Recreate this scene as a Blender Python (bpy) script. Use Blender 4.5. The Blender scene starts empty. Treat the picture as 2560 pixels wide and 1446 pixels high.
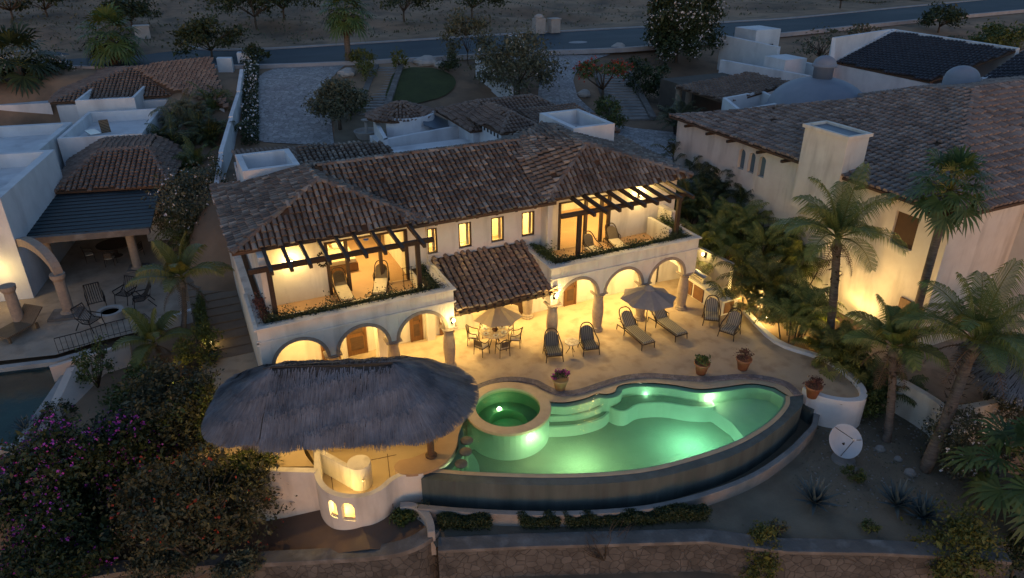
import bpy, math, random
from mathutils import Vector, Matrix, geometry
R=math.radians; random.seed(7)
C=bpy.context.scene.collection
# ---------------------------------------------------------------- camera, sky, exposure
H=17.4; PITCH=R(27); YAW=R(-25.4); FPX=1790.0
sc=bpy.context.scene
cd=bpy.data.cameras.new('camera'); cam=bpy.data.objects.new('camera',cd); C.objects.link(cam)
cd.sensor_width=36; cd.lens=FPX/2560*36; cd.clip_start=.5; cd.clip_end=900
cam.location=(0,0,H); cam.rotation_euler=(math.pi/2-PITCH,0,YAW); sc.camera=cam
w=bpy.data.worlds.new('World'); sc.world=w; w.use_nodes=True; wn=w.node_tree
sky=wn.nodes.new('ShaderNodeTexSky'); sky.sky_type='NISHITA'; sky.sun_disc=False
sky.sun_elevation=R(5); sky.sun_rotation=R(200); sky.air_density=1.0; sky.dust_density=.3; sky.ozone_density=3.0
bg=wn.nodes['Background']; bg.inputs[1].default_value=.15
tint=wn.nodes.new('ShaderNodeMix'); tint.data_type='RGBA'; tint.blend_type='MULTIPLY'; tint.inputs[0].default_value=1; tint.inputs[7].default_value=(1.16,.93,.90,1)
wn.links.new(sky.outputs[0],tint.inputs[6]); wn.links.new(tint.outputs[2],bg.inputs[0])
sl=bpy.data.lights.new('sun','SUN'); sl.energy=.05; sl.angle=R(12); sl.color=(.75,.82,1)
so=bpy.data.objects.new('sun',sl); C.objects.link(so); so.rotation_euler=(R(38),R(-12),R(-160)); so.location=(0,0,60)
sc.view_settings.view_transform='Standard'; sc.view_settings.look='None'; sc.view_settings.gamma=1; sc.view_settings.exposure=.95
sc.cycles.use_denoising=True; sc.cycles.max_bounces=7; sc.cycles.diffuse_bounces=4; sc.cycles.transparent_max_bounces=24
sc.cycles.sample_clamp_indirect=4; sc.cycles.caustics_reflective=False; sc.cycles.caustics_refractive=False

# ---------------------------------------------------------------- survey: photo pixel -> point at a known height / on a known plane
def ray(px,py):
    x=(px-1280)/FPX; y=-(py-723)/FPX
    d=(x, math.cos(PITCH)+y*math.sin(PITCH), -math.sin(PITCH)+y*math.cos(PITCH))
    c,s=math.cos(YAW),math.sin(YAW)
    return (d[0]*c-d[1]*s, d[0]*s+d[1]*c, d[2])
def T(px,py,z=0):
    d=ray(px,py); t=(z-H)/d[2]; return Vector((d[0]*t,d[1]*t,z))
def T2(z,*pts): return [T(x,y,z).to_2d() for x,y in pts]
def TX(px,py,X):
    d=ray(px,py); t=X/d[0]; return Vector((X,d[1]*t,H+d[2]*t))
def VT(b,px,py): return TY(px,py,b[1])
def TY(px,py,Y):
    d=ray(px,py); t=Y/d[1]; return Vector((d[0]*t,Y,H+d[2]*t))

# ---------------------------------------------------------------- materials
MATS={}
def mat(name,c1,c2=None,rough=.8,scale=3.0,bump=0.0,bscale=None,island=0.0,metal=0.0,detail=6,emis=None,es=0,pal=None,spec=.3,voro=None,c3=None,wave=None,coord='Object',stretch=None,trans=0,dirt=None):
    m=bpy.data.materials.new(name); m.use_nodes=True; n=m.node_tree; N=n.nodes; L=n.links
    b=N['Principled BSDF']; b.inputs['Roughness'].default_value=rough; b.inputs['Metallic'].default_value=metal
    b.inputs['Specular IOR Level'].default_value=spec
    tc=N.new('ShaderNodeTexCoord'); vec=tc.outputs[coord]
    if stretch:
        mp=N.new('ShaderNodeMapping'); mp.inputs['Scale'].default_value=stretch; L.new(vec,mp.inputs[0]); vec=mp.outputs[0]
    nz=N.new('ShaderNodeTexNoise'); nz.inputs['Scale'].default_value=scale; nz.inputs['Detail'].default_value=detail; nz.inputs['Roughness'].default_value=.6
    L.new(vec,nz.inputs['Vector'])
    rp=N.new('ShaderNodeMapRange'); rp.inputs[1].default_value=.32; rp.inputs[2].default_value=.68; L.new(nz.outputs[0],rp.inputs[0])
    mx=N.new('ShaderNodeMix'); mx.data_type='RGBA'; L.new(rp.outputs[0],mx.inputs[0])
    mx.inputs[6].default_value=(*c1,1); mx.inputs[7].default_value=(*(c2 or c1),1); col=mx.outputs[2]
    if pal:   # colour by loose piece (each tile, leaf, blade)
        g=N.new('ShaderNodeNewGeometry'); cr=N.new('ShaderNodeValToRGB'); cr.color_ramp.interpolation='LINEAR'
        e=cr.color_ramp.elements
        for i,c in enumerate(pal):
            p=i/(len(pal)-1)
            if i==0: e[0].position=0; e[0].color=(*c,1)
            elif i==len(pal)-1: e[-1].position=1; e[-1].color=(*c,1)
            else:
                q=e.new(p); q.color=(*c,1)
        L.new(g.outputs['Random Per Island'],cr.inputs[0])
        m2=N.new('ShaderNodeMix'); m2.data_type='RGBA'; m2.inputs[0].default_value=island; L.new(col,m2.inputs[6]); L.new(cr.outputs[0],m2.inputs[7]); col=m2.outputs[2]
    height=nz.outputs[0]
    if voro:  # stones: (scale, joint colour, width, colour variation)
        v=N.new('ShaderNodeTexVoronoi'); v.feature='DISTANCE_TO_EDGE'; v.inputs['Scale'].default_value=voro[0]
        v2=N.new('ShaderNodeTexVoronoi'); v2.inputs['Scale'].default_value=voro[0]
        dn=N.new('ShaderNodeMix'); dn.data_type='RGBA'; dn.blend_type='LINEAR_LIGHT'; dn.inputs[0].default_value=.06; L.new(vec,dn.inputs[6]); L.new(nz.outputs[1],dn.inputs[7])
        L.new(dn.outputs[2],v.inputs['Vector']); L.new(dn.outputs[2],v2.inputs['Vector'])
        hs=N.new('ShaderNodeHueSaturation'); L.new(col,hs.inputs['Color']); mr=N.new('ShaderNodeMapRange'); mr.inputs[3].default_value=1-voro[3]; mr.inputs[4].default_value=1+voro[3]
        L.new(v2.outputs['Color'],mr.inputs[0]); L.new(mr.outputs[0],hs.inputs['Value'])
        m3=N.new('ShaderNodeMix'); m3.data_type='RGBA'; st=N.new('ShaderNodeMapRange'); st.inputs[1].default_value=0; st.inputs[2].default_value=voro[2]
        L.new(v.outputs[0],st.inputs[0]); L.new(st.outputs[0],m3.inputs[0]); m3.inputs[6].default_value=(*voro[1],1); L.new(hs.outputs[0],m3.inputs[7]); col=m3.outputs[2]
        height=st.outputs[0]
    if wave:  # stripes: (scale, colour, direction, threshold, rot)
        wv=N.new('ShaderNodeTexWave'); wv.wave_type='BANDS'; wv.bands_direction=wave[2]; wv.inputs['Scale'].default_value=wave[0]; L.new(tc.outputs['Object'],wv.inputs['Vector'])
        wv.inputs['Distortion'].default_value=wave[4] if len(wave)>4 else 0
        gt=N.new('ShaderNodeMapRange'); gt.inputs[1].default_value=wave[3]-.08; gt.inputs[2].default_value=wave[3]+.08; L.new(wv.outputs['Fac'],gt.inputs[0])
        m4=N.new('ShaderNodeMix'); m4.data_type='RGBA'; L.new(gt.outputs[0],m4.inputs[0]); L.new(col,m4.inputs[6]); m4.inputs[7].default_value=(*wave[1],1); col=m4.outputs[2]
    if dirt:  # stains: (colour, scale, amount, stretch)
        mp2=N.new('ShaderNodeMapping'); mp2.inputs['Scale'].default_value=dirt[3]; L.new(tc.outputs['Object'],mp2.inputs[0])
        n2=N.new('ShaderNodeTexNoise'); n2.inputs['Scale'].default_value=dirt[1]; n2.inputs['Detail'].default_value=5; L.new(mp2.outputs[0],n2.inputs['Vector'])
        r2=N.new('ShaderNodeMapRange'); r2.inputs[1].default_value=.5; r2.inputs[2].default_value=.72; r2.inputs[4].default_value=dirt[2]; L.new(n2.outputs[0],r2.inputs[0])
        m5=N.new('ShaderNodeMix'); m5.data_type='RGBA'; L.new(r2.outputs[0],m5.inputs[0]); L.new(col,m5.inputs[6]); m5.inputs[7].default_value=(*dirt[0],1); col=m5.outputs[2]
    L.new(col,b.inputs['Base Color'])
    if bump:
        bp=N.new('ShaderNodeBump'); bp.inputs['Strength'].default_value=bump; bp.inputs['Distance'].default_value=.04
        if bscale and not voro:
            nb=N.new('ShaderNodeTexNoise'); nb.inputs['Scale'].default_value=bscale; nb.inputs['Detail'].default_value=5; L.new(vec,nb.inputs['Vector']); height=nb.outputs[0]
        L.new(height,bp.inputs['Height']); L.new(bp.outputs[0],b.inputs['Normal'])
    if emis: b.inputs['Emission Color'].default_value=(*emis,1); b.inputs['Emission Strength'].default_value=es
    if trans:
        b.inputs['Transmission Weight'].default_value=trans
    MATS[name]=m; return m
WARM=(1.0,.68,.22)
stucco=mat('stucco',(.74,.70,.62),(.65,.60,.52),.9,1.2,.3,40,dirt=((.36,.32,.27),1.1,.55,(1.6,1.6,.3)))
stucco_cool=mat('stucco_weathered',(.68,.70,.72),(.58,.60,.62),.9,1.0,.25,30,dirt=((.33,.34,.36),.7,.5,(1,1,.3)))
plaster_in=mat('plaster_inside',(.80,.72,.52),(.76,.68,.48),.9,.8)
trimstone=mat('cantera_stone',(.36,.29,.22),(.27,.22,.18),.85,6,.4,25)
tilepal=[(.065,.056,.05),(.14,.115,.095),(.19,.155,.125),(.27,.235,.19),(.10,.085,.073),(.36,.32,.265),(.15,.13,.115),(.20,.135,.10),(.11,.10,.092),(.44,.40,.34),(.18,.15,.125)]
tile=mat('clay_tile',(.21,.17,.14),(.09,.078,.07),.85,.55,.35,18,island=.60,pal=tilepal,dirt=((.055,.05,.046),.45,.55,(1,1,1)))
tile_red=mat('clay_tile_red',(.21,.15,.12),(.14,.105,.088),.85,.8,.35,18,island=.5,pal=[(.10,.075,.065),(.20,.145,.115),(.27,.21,.17),(.16,.11,.088),(.31,.25,.20)])
tile_warm=mat('clay_tile_warm',(.34,.24,.17),(.17,.135,.115),.85,.9,.35,18,island=.6,pal=[(.15,.12,.10),(.34,.23,.16),(.25,.20,.165),(.40,.31,.23),(.13,.11,.10),(.30,.18,.12)])
tile_pale=mat('clay_tile_pale',(.27,.205,.17),(.14,.11,.095),.85,.5,.35,18,island=.6,pal=[(.11,.088,.076),(.25,.195,.165),(.34,.275,.235),(.16,.125,.108),(.42,.36,.31),(.22,.155,.125)])
tile_dark=mat('dark_tile',(.055,.058,.07),(.035,.037,.045),.7,2,.2,20,island=.3,pal=[(.03,.03,.04),(.06,.06,.075),(.045,.045,.055)])
deckwood=mat('eave_wood',(.12,.07,.04),(.07,.04,.025),.7,5,.2,stretch=(1,8,8))
wood=mat('dark_beam_wood',(.075,.045,.028),(.035,.022,.015),.6,4,.4,stretch=(8,1,8),bscale=12)
doorwood=mat('door_wood',(.20,.10,.04),(.13,.06,.025),.5,3,.3,stretch=(6,6,.8))
rattan=mat('rattan',(.05,.032,.022),(.03,.02,.015),.5,60,.5)
wicker=mat('wicker',(.16,.12,.08),(.09,.065,.045),.6,70,.6)
cushion=mat('striped_cushion',(.36,.32,.245),(.30,.27,.21),.95,8,.15,wave=(3.6,(.11,.105,.095),'X',.62))
cushion_slate=mat('slate_striped_cushion',(.15,.15,.14),(.12,.12,.115),.95,8,.15,wave=(3.6,(.055,.058,.06),'X',.6))
cushion_plain=mat('cream_cushion',(.55,.47,.36),(.48,.41,.31),.95,5,.2)
canvas=mat('umbrella_canvas',(.29,.26,.23),(.25,.22,.20),.9,5,.1)
patio_m=mat('patio_stone',(.50,.39,.27),(.42,.32,.215),.85,.45,.3,9,detail=10,dirt=((.25,.17,.11),1.6,.6,(1,1,1)))
coping_m=mat('brick_coping',(.22,.195,.20),(.15,.13,.14),.8,3,.5,voro=(6.0,(.10,.09,.09),.07,.25))
lip_m=mat('pool_lip',(.56,.43,.27),(.44,.33,.21),.4,2,.2)
poolplaster=mat('pool_plaster',(.60,.74,.64),(.47,.62,.52),.8,.9,.15)
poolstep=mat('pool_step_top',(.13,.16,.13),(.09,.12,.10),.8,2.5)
poolwall_m=mat('pool_outer_wall',(.11,.135,.13),(.065,.085,.08),.6,1.0,.3,12,stretch=(2,2,.25),dirt=((.07,.075,.075),2.2,.8,(1.2,1.2,.12)))
concrete=mat('concrete',(.42,.40,.37),(.32,.30,.28),.9,1.5,.3,14)
concrete_d=mat('garden_concrete',(.30,.28,.26),(.21,.20,.185),.9,1.3,.4,14,dirt=((.12,.115,.11),1.1,.5,(1,1,1)))
stonewall_m=mat('rubble_stone',(.13,.122,.113),(.07,.066,.062),.9,1.6,.7,voro=(3.4,(.075,.071,.067),.05,.3),dirt=((.17,.16,.15),1.2,.5,(1,1,1)))
stonecap_m=mat('stone_cap',(.17,.155,.14),(.115,.105,.096),.9,1.2,.5,10,dirt=((.40,.38,.36),2.0,.35,(1,1,1)))
soil=mat('dry_soil',(.23,.19,.135),(.16,.13,.093),.95,.8,.6,14,detail=10)
hill_m=mat('dry_hillside',(.36,.235,.145),(.15,.10,.065),.95,.12,.8,1.5,detail=12,dirt=((.055,.055,.045),.35,.7,(1,1,1)))
darksoil=mat('planter_soil',(.05,.035,.025),(.03,.022,.017),.95,6,.6)
asphalt=mat('asphalt',(.026,.046,.064),(.020,.036,.050),.75,.35,.2,30,dirt=((.065,.075,.09),.25,.6,(.3,1,1)))
kerb_m=mat('kerb_concrete',(.36,.36,.37),(.28,.28,.29),.9,1)
cobble=mat('cobble',(.38,.37,.36),(.30,.29,.29),.9,.6,.7,voro=(3.0,(.14,.13,.13),.06,.28))
lawn_m=mat('lawn',(.060,.075,.022),(.042,.052,.017),.95,.9,.8,30)
paverwarm=mat('pavers',(.42,.34,.26),(.32,.255,.195),.85,.8,.4,10,dirt=((.14,.115,.09),1.5,.5,(1,1,1)))
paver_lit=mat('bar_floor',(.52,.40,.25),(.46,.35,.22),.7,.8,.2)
thatch_m=mat('thatch',(.27,.285,.315),(.075,.083,.10),.95,1.0,.5,island=.38,pal=[(.07,.075,.085),(.16,.17,.19),(.24,.24,.24),(.11,.12,.135),(.28,.27,.26)])
thatch_in=mat('thatch_core',(.07,.065,.06),(.04,.038,.036),.95,6)
glassy=mat('slab_bluegrey',(.13,.17,.21),(.10,.13,.17),.45,2)
domem=mat('dome_paint',(.23,.26,.31),(.19,.22,.27),.6,1)
slatroof=mat('slat_roof',(.030,.062,.075),(.022,.048,.060),.6,2,wave=(2.2,(.008,.010,.013),'Y',.86))
trunk_m=mat('palm_trunk',(.17,.145,.12),(.085,.07,.06),.95,3,.8,stretch=(1,1,5))
bark=mat('bark',(.10,.08,.062),(.055,.045,.035),.95,5,.7)
deadfrond=mat('dead_frond',(.13,.09,.055),(.07,.048,.03),.95,5,island=.6,pal=[(.05,.035,.025),(.15,.105,.065),(.10,.06,.04)])
def leafmat(name,a,b,c): 
    m=mat(name,a,b,.55,1.2,island=.65,pal=[b,a,c,b,a],spec=.35); return m
palmleaf=leafmat('palm_leaf',(.16,.20,.045),(.075,.11,.024),(.28,.28,.08))
oliveleaf=leafmat('olive_leaf',(.062,.068,.034),(.026,.030,.016),(.13,.12,.06))
palmleaf_y=leafmat('palm_leaf_yellow',(.14,.15,.03),(.07,.085,.018),(.22,.20,.05))
fanleaf=leafmat('fan_palm_leaf',(.06,.11,.028),(.035,.065,.018),(.10,.15,.05))
darkleaf=leafmat('dark_leaf',(.030,.050,.018),(.015,.026,.011),(.060,.082,.028))
greyleaf=leafmat('grey_leaf',(.092,.102,.060),(.050,.058,.036),(.15,.155,.095))
midleaf=leafmat('mid_leaf',(.065,.095,.022),(.034,.054,.014),(.12,.145,.038))
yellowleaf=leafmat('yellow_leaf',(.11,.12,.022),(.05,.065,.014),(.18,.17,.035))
agave_m=leafmat('agave_leaf',(.085,.125,.135),(.055,.085,.095),(.13,.17,.17))
redleaf=mat('rusty_plant',(.14,.05,.045),(.08,.04,.03),.8,5,island=.5,pal=[(.16,.05,.05),(.06,.05,.03),(.10,.04,.035)])
magenta=mat('magenta_bract',(.42,.03,.30),(.28,.02,.20),.7,3)
purple=mat('purple_bract',(.46,.07,.44),(.32,.05,.34),.7,3)
redflower=mat('red_flower',(.40,.06,.03),(.26,.035,.02),.7,3)
whiteflower=mat('white_flower',(.70,.70,.72),(.55,.55,.58),.7,3)
terracotta=mat('terracotta',(.30,.13,.07),(.22,.10,.06),.8,4,.2)
palepot=mat('pale_pot',(.36,.25,.13),(.28,.19,.10),.8,4,.2)
metal_d=mat('dark_iron',(.025,.023,.022),(.02,.018,.018),.45,5,metal=.6)
steel=mat('stainless',(.55,.53,.50),(.48,.46,.44),.3,5,metal=1)
whitemetal=mat('dish_white',(.46,.51,.55),(.40,.44,.48),.45,2)
teak=mat('teak_grey',(.20,.145,.09),(.15,.11,.07),.8,3,wave=(5,(.05,.035,.025),'Y',.85))
lampglass=mat('lamp_glass',(1,.85,.5),None,.4,3,emis=(1.0,.72,.28),es=14)
bulb=mat('pool_lamp_glass',(1,1,.9),None,.3,3,emis=(.9,1.0,.62),es=22)
fridge=mat('cabinet_door',(.22,.11,.05),(.16,.08,.04),.5,4)
marble=mat('table_mosaic',(.62,.54,.40),(.34,.25,.17),.4,7,voro=(14,(.3,.22,.14),.05,.25))
fruit=mat('dark_fruit',(.09,.04,.02),(.05,.025,.015),.6,20)
paintblue=mat('far_asphalt_line',(.5,.5,.52),None,.8,2)
soot=mat('fire_bed',(.02,.02,.02),(.05,.045,.04),.95,9,.6)
def water(name,tint,refl=1.0,sc_=2.2,bump=.10,murk=0,mc=(.3,.8,.5)):
    m=bpy.data.materials.new(name); m.use_nodes=True; n=m.node_tree; N=n.nodes; L=n.links; N.remove(N['Principled BSDF'])
    tr=N.new('ShaderNodeBsdfTransparent'); tr.inputs[0].default_value=(*tint,1); gl=N.new('ShaderNodeBsdfGlossy'); gl.inputs['Roughness'].default_value=.09
    fr=N.new('ShaderNodeFresnel'); fr.inputs[0].default_value=1.33; mx=N.new('ShaderNodeMixShader'); nz=N.new('ShaderNodeTexNoise'); nz.inputs['Scale'].default_value=sc_; nz.inputs['Detail'].default_value=3
    tc=N.new('ShaderNodeTexCoord'); L.new(tc.outputs['Object'],nz.inputs[0]); bp=N.new('ShaderNodeBump'); bp.inputs['Strength'].default_value=bump; bp.inputs['Distance'].default_value=.1
    L.new(nz.outputs[0],bp.inputs['Height']); L.new(bp.outputs[0],gl.inputs['Normal']); L.new(bp.outputs[0],fr.inputs['Normal'])
    base=tr.outputs[0]
    if murk:
        tl=N.new('ShaderNodeBsdfTranslucent'); tl.inputs[0].default_value=(*mc,1); m0=N.new('ShaderNodeMixShader'); m0.inputs[0].default_value=murk; L.new(tr.outputs[0],m0.inputs[1]); L.new(tl.outputs[0],m0.inputs[2]); base=m0.outputs[0]
    L.new(fr.outputs[0],mx.inputs[0]); L.new(base,mx.inputs[1]); L.new(gl.outputs[0],mx.inputs[2]); L.new(mx.outputs[0],N['Material Output'].inputs[0]); return m
poolwater=water('pool_water',(.86,.96,.90),murk=.34,mc=(.42,.72,.50),bump=.3,sc_=3); spawater=water('spa_water',(.66,.92,.70),murk=.02,mc=(.3,.7,.4),bump=.2,sc_=4); darkwater=water('far_pool_water',(.50,.88,.92))
pane_m=water('window_glass',(.97,.96,.92),bump=0)

# ---------------------------------------------------------------- mesh helpers
def rot(rx=0,ry=0,rz=0): return Matrix.Rotation(rz,4,'Z')@Matrix.Rotation(ry,4,'Y')@Matrix.Rotation(rx,4,'X')
class MB:
    def __init__(s,M=None): s.v=[]; s.f=[]; s.M=M
    def add(s,vs,fs,M=None):
        o=len(s.v)
        if M is not None: vs=[M@Vector(v) for v in vs]
        if s.M is not None: vs=[s.M@Vector(v) for v in vs]
        s.v.extend([tuple(v) for v in vs]); s.f.extend([tuple(i+o for i in f) for f in fs]); return s
    def box(s,x0,x1,y0,y1,z0,z1,M=None):
        vs=[(x,y,z) for z in (z0,z1) for y in (y0,y1) for x in (x0,x1)]
        return s.add(vs,[(0,2,3,1),(4,5,7,6),(0,1,5,4),(2,6,7,3),(0,4,6,2),(1,3,7,5)],M)
    def cbox(s,c,d,rx=0,ry=0,rz=0):
        M=Matrix.Translation(c)@rot(rx,ry,rz); return s.box(-d[0]/2,d[0]/2,-d[1]/2,d[1]/2,-d[2]/2,d[2]/2,M)
    def hexa(s,a,b): # two quads a (bottom) b (top)
        return s.add(list(a)+list(b),[(3,2,1,0),(4,5,6,7),(0,1,5,4),(1,2,6,5),(2,3,7,6),(3,0,4,7)])
    def prism(s,poly,z0,z1,z1b=None):
        n=len(poly); area=sum(poly[i][0]*poly[(i+1)%n][1]-poly[(i+1)%n][0]*poly[i][1] for i in range(n))
        if area<0: poly=poly[::-1]
        vs=[(p[0],p[1],z0) for p in poly]+[(p[0],p[1],z1) for p in poly]
        tri=geometry.tessellate_polygon([[Vector((p[0],p[1],0)) for p in poly]])
        fs=[tuple(i+n for i in t) for t in tri]+[tuple(t[::-1]) for t in tri]+[(i,(i+1)%n,(i+1)%n+n,i+n) for i in range(n)]
        return s.add(vs,fs)
    def sheet(s,outer,holes=(),z=0.0,zf=None):
        loops=[[Vector((p[0],p[1],0)) for p in l] for l in [outer]+list(holes)]
        vs=[p for l in loops for p in l]; tri=geometry.tessellate_polygon(loops)
        s.add([(p.x,p.y,zf(p.x,p.y) if zf else z) for p in vs],[t if (vs[t[1]]-vs[t[0]]).cross(vs[t[2]]-vs[t[0]]).z>0 else t[::-1] for t in tri]); return s
    def tube(s,pts,r,n=6,cap=True):
        pts=[Vector(p) for p in pts]; rs=r if isinstance(r,(list,tuple)) else [r]*len(pts); vs=[]; fs=[]
        for i,p in enumerate(pts):
            d=(pts[min(i+1,len(pts)-1)]-pts[max(i-1,0)]).normalized(); a=d.orthogonal().normalized() if abs(d.z)>.95 else Vector((0,0,1)).cross(d).normalized(); b=d.cross(a)
            for k in range(n):
                t=2*math.pi*k/n; vs.append(p+(a*math.cos(t)+b*math.sin(t))*rs[i])
        for i in range(len(pts)-1):
            for k in range(n): fs.append((i*n+k,i*n+(k+1)%n,(i+1)*n+(k+1)%n,(i+1)*n+k))
        if cap: fs+= [tuple(range(n))[::-1],tuple((len(pts)-1)*n+k for k in range(n))]
        return s.add(vs,fs)
    def lathe(s,prof,c=(0,0,0),n=20,a0=0,a1=2*math.pi,sx=1,sy=1,cap=True):
        full=abs(a1-a0-2*math.pi)<1e-6; m=n if full else n+1; vs=[]; fs=[]
        for r,z in prof:
            for k in range(m):
                t=a0+(a1-a0)*k/n; vs.append((c[0]+r*math.cos(t)*sx,c[1]+r*math.sin(t)*sy,c[2]+z))
        for i in range(len(prof)-1):
            for k in range(n):
                k2=(k+1)%m; fs.append((i*m+k,i*m+k2,(i+1)*m+k2,(i+1)*m+k))
        if cap and full and prof[0][0]>1e-4: fs.append(tuple(range(m))[::-1])
        if cap and full and prof[-1][0]>1e-4: fs.append(tuple((len(prof)-1)*m+k for k in range(m)))
        return s.add(vs,fs)
    def wallpath(s,path,w,z0,z1,closed=False,side=0,tz=None):
        # side 0: centred, +1: grows left of the path, -1: right of it
        L=offset(path,w if side>0 else (w/2 if side==0 else 0),closed); Rr=offset(path,-w if side<0 else (-w/2 if side==0 else 0),closed); n=len(path)
        fz=(lambda z,i:z[i] if isinstance(z,(list,tuple)) else z)
        for i in range(n if closed else n-1):
            j=(i+1)%n
            a=[(*Rr[i],fz(z0,i)),(*Rr[j],fz(z0,j)),(*L[j],fz(z0,j)),(*L[i],fz(z0,i))]; b=[(*Rr[i],fz(z1,i)),(*Rr[j],fz(z1,j)),(*L[j],fz(z1,j)),(*L[i],fz(z1,i))]
            vs=a+b; fs=[(4,5,6,7),(0,1,5,4),(2,3,7,6),(3,2,1,0)]
            if not closed and i==0: fs.append((3,0,4,7))
            if not closed and i==n-2: fs.append((1,2,6,5))
            s.add(vs,fs)
        return s
    def build(s,name,m,parent=None,smooth=False,bevel=0):
        me=bpy.data.meshes.new(name); vs=s.v
        if parent is not None:
            bpy.context.view_layer.update() if parent.parent else None
            W=wmat(parent).inverted(); vs=[W@Vector(v) for v in vs]
        me.from_pydata([tuple(v) for v in vs],[],s.f); me.materials.append(m)
        if smooth:
            me.polygons.foreach_set('use_smooth',[True]*len(me.polygons))
        me.update(); o=bpy.data.objects.new(name,me); C.objects.link(o)
        if parent is not None: o.parent=parent
        if bevel:
            md=o.modifiers.new('b','BEVEL'); md.width=bevel; md.segments=2; md.limit_method='ANGLE'; md.angle_limit=R(50)
        return o
def wmat(o):
    m=Matrix.Translation(o.location)@o.rotation_euler.to_matrix().to_4x4()
    return wmat(o.parent)@m if o.parent else m
def offset(path,d,closed=False):
    P=[Vector((p[0],p[1])) for p in path]; n=len(P); out=[]
    for i in range(n):
        a=P[i-1] if (i>0 or closed) else None; b=P[(i+1)%n] if (i<n-1 or closed) else None
        d1=(P[i]-a).normalized() if a is not None else None; d2=(b-P[i]).normalized() if b is not None else None
        if d1 is None: d1=d2
        if d2 is None: d2=d1
        n1=Vector((-d1.y,d1.x)); n2=Vector((-d2.y,d2.x)); m=(n1+n2)
        m=m.normalized() if m.length>1e-6 else n1; c=max(.5,m.dot(n1)); q=P[i]+m*(d/c); out.append((q.x,q.y))
    return out
def spline(pts,k=5,closed=False):
    P=[Vector(p) for p in pts]; n=len(P); out=[]
    for i in range(n if closed else n-1):
        p0=P[i-1] if (i>0 or closed) else P[0]; p1=P[i]; p2=P[(i+1)%n]; p3=P[(i+2)%n] if (i<n-2 or closed) else P[-1]
        for j in range(k):
            t=j/k; out.append(.5*((2*p1)+(p2-p0)*t+(2*p0-5*p1+4*p2-p3)*t*t+(3*p1-p0-3*p2+p3)*t**3))
    if not closed: out.append(P[-1])
    return out
def inpoly(x,y,poly):
    c=False; j=len(poly)-1
    for i in range(len(poly)):
        xi,yi=poly[i][0],poly[i][1]; xj,yj=poly[j][0],poly[j][1]
        if (yi>y)!=(yj>y) and x<(xj-xi)*(y-yi)/(yj-yi)+xi: c=not c
        j=i
    return c
def tag(o,label=None,cat=None,group=None,kind=None):
    if label: o['label']=label
    if cat: o['category']=cat
    if group: o['group']=group
    if kind: o['kind']=kind
    return o
def thing(name,label,cat,loc=(0,0,0),rz=0,group=None):
    o=bpy.data.objects.new(name,None); C.objects.link(o); o.location=loc; o.rotation_euler=(0,0,rz); o.empty_display_size=.3
    return tag(o,label,cat,group)
def struct(name,mb,m,smooth=False): return tag(mb.build(name,m,None,smooth),kind='structure')
def copytree(o,parent=None):
    c=o.copy(); C.objects.link(c); c.parent=parent
    for ch in list(o.children): copytree(ch,c)
    return c
def place(o,first,loc,rz,label,scale=None):
    c=o if first else copytree(o); c.location=loc; c.rotation_euler=(0,0,rz); c['label']=label
    if scale: c.scale=(scale,)*3
    return c
def lamp(kind,loc,power,color=WARM,size=.15,parent=None,rotx=0,spot=None,rz=0,name='lamp_light',sizey=None):
    l=bpy.data.lights.new(name,kind); l.energy=power; l.color=color
    if kind=='AREA':
        l.size=size; l.shape='RECTANGLE' if sizey else 'SQUARE'
        if sizey: l.size_y=sizey
    else: l.shadow_soft_size=size
    if spot: l.spot_size=spot; l.spot_blend=.6
    o=bpy.data.objects.new(name,l); C.objects.link(o)
    if parent is not None:
        o.parent=parent; o.location=wmat(parent).inverted()@Vector(loc)
    else: o.location=loc
    o.rotation_euler=(rotx,0,rz-(parent.rotation_euler.z if parent is not None else 0)); return o
def wallpanel(mb,p0,p1,th,z0,z1,ops=()):
    """wall from p0 to p1 (2d), thickness grows to the left; openings (s0,s1,za,zb,arch)"""
    p0=Vector(p0); p1=Vector(p1); d=(p1-p0); Ln=d.length; d.normalize(); nn=Vector((-d.y,d.x))*th
    def blk(s0,s1,a0,a1,b0,b1):
        q=[p0+d*s0,p0+d*s1]; mb.hexa([(*q[0],a0),(*q[1],a1),(*(q[1]+nn),a1),(*(q[0]+nn),a0)],[(*q[0],b0),(*q[1],b1),(*(q[1]+nn),b1),(*(q[0]+nn),b0)])
    s=0
    for (a,b,za,zb,arch) in sorted(ops):
        if a>s: blk(s,a,z0,z0,z1,z1)
        if za>z0: blk(a,b,z0,z0,za,za)
        if arch:
            r=(b-a)/2; c=(a+b)/2; n=14; ks=[math.pi-math.pi*k/n for k in range(n+1)]
            for k in range(n):
                u=c+r*math.cos(ks[k]); v=c+r*math.cos(ks[k+1]); blk(u,v,zb+r*math.sin(ks[k]),zb+r*math.sin(ks[k+1]),z1,z1)
        elif zb<z1: blk(a,b,zb,zb,z1,z1)
        s=b
    if s<Ln: blk(s,Ln,z0,z0,z1,z1)
    return mb
def archtrim(mb,p0,p1,th,ops,w=.11,proud=.03,depth=.16):
    p0=Vector(p0); p1=Vector(p1); d=(p1-p0).normalized(); nn=Vector((-d.y,d.x))
    for (a,b,za,zb,arch) in ops:
        r=(b-a)/2; c=(a+b)/2; n=18
        for k in range(n):
            t0=math.pi*k/n; t1=math.pi*(k+1)/n
            def P(rr,t,dd): q=p0+d*(c+rr*math.cos(t))+nn*dd; return (q.x,q.y,zb+rr*math.sin(t))
            ri=r-.012
            mb.hexa([P(ri,t0,-proud),P(ri,t1,-proud),P(ri,t1,depth),P(ri,t0,depth)],[P(r+w,t0,-proud),P(r+w,t1,-proud),P(r+w,t1,depth),P(r+w,t0,depth)])
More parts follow.
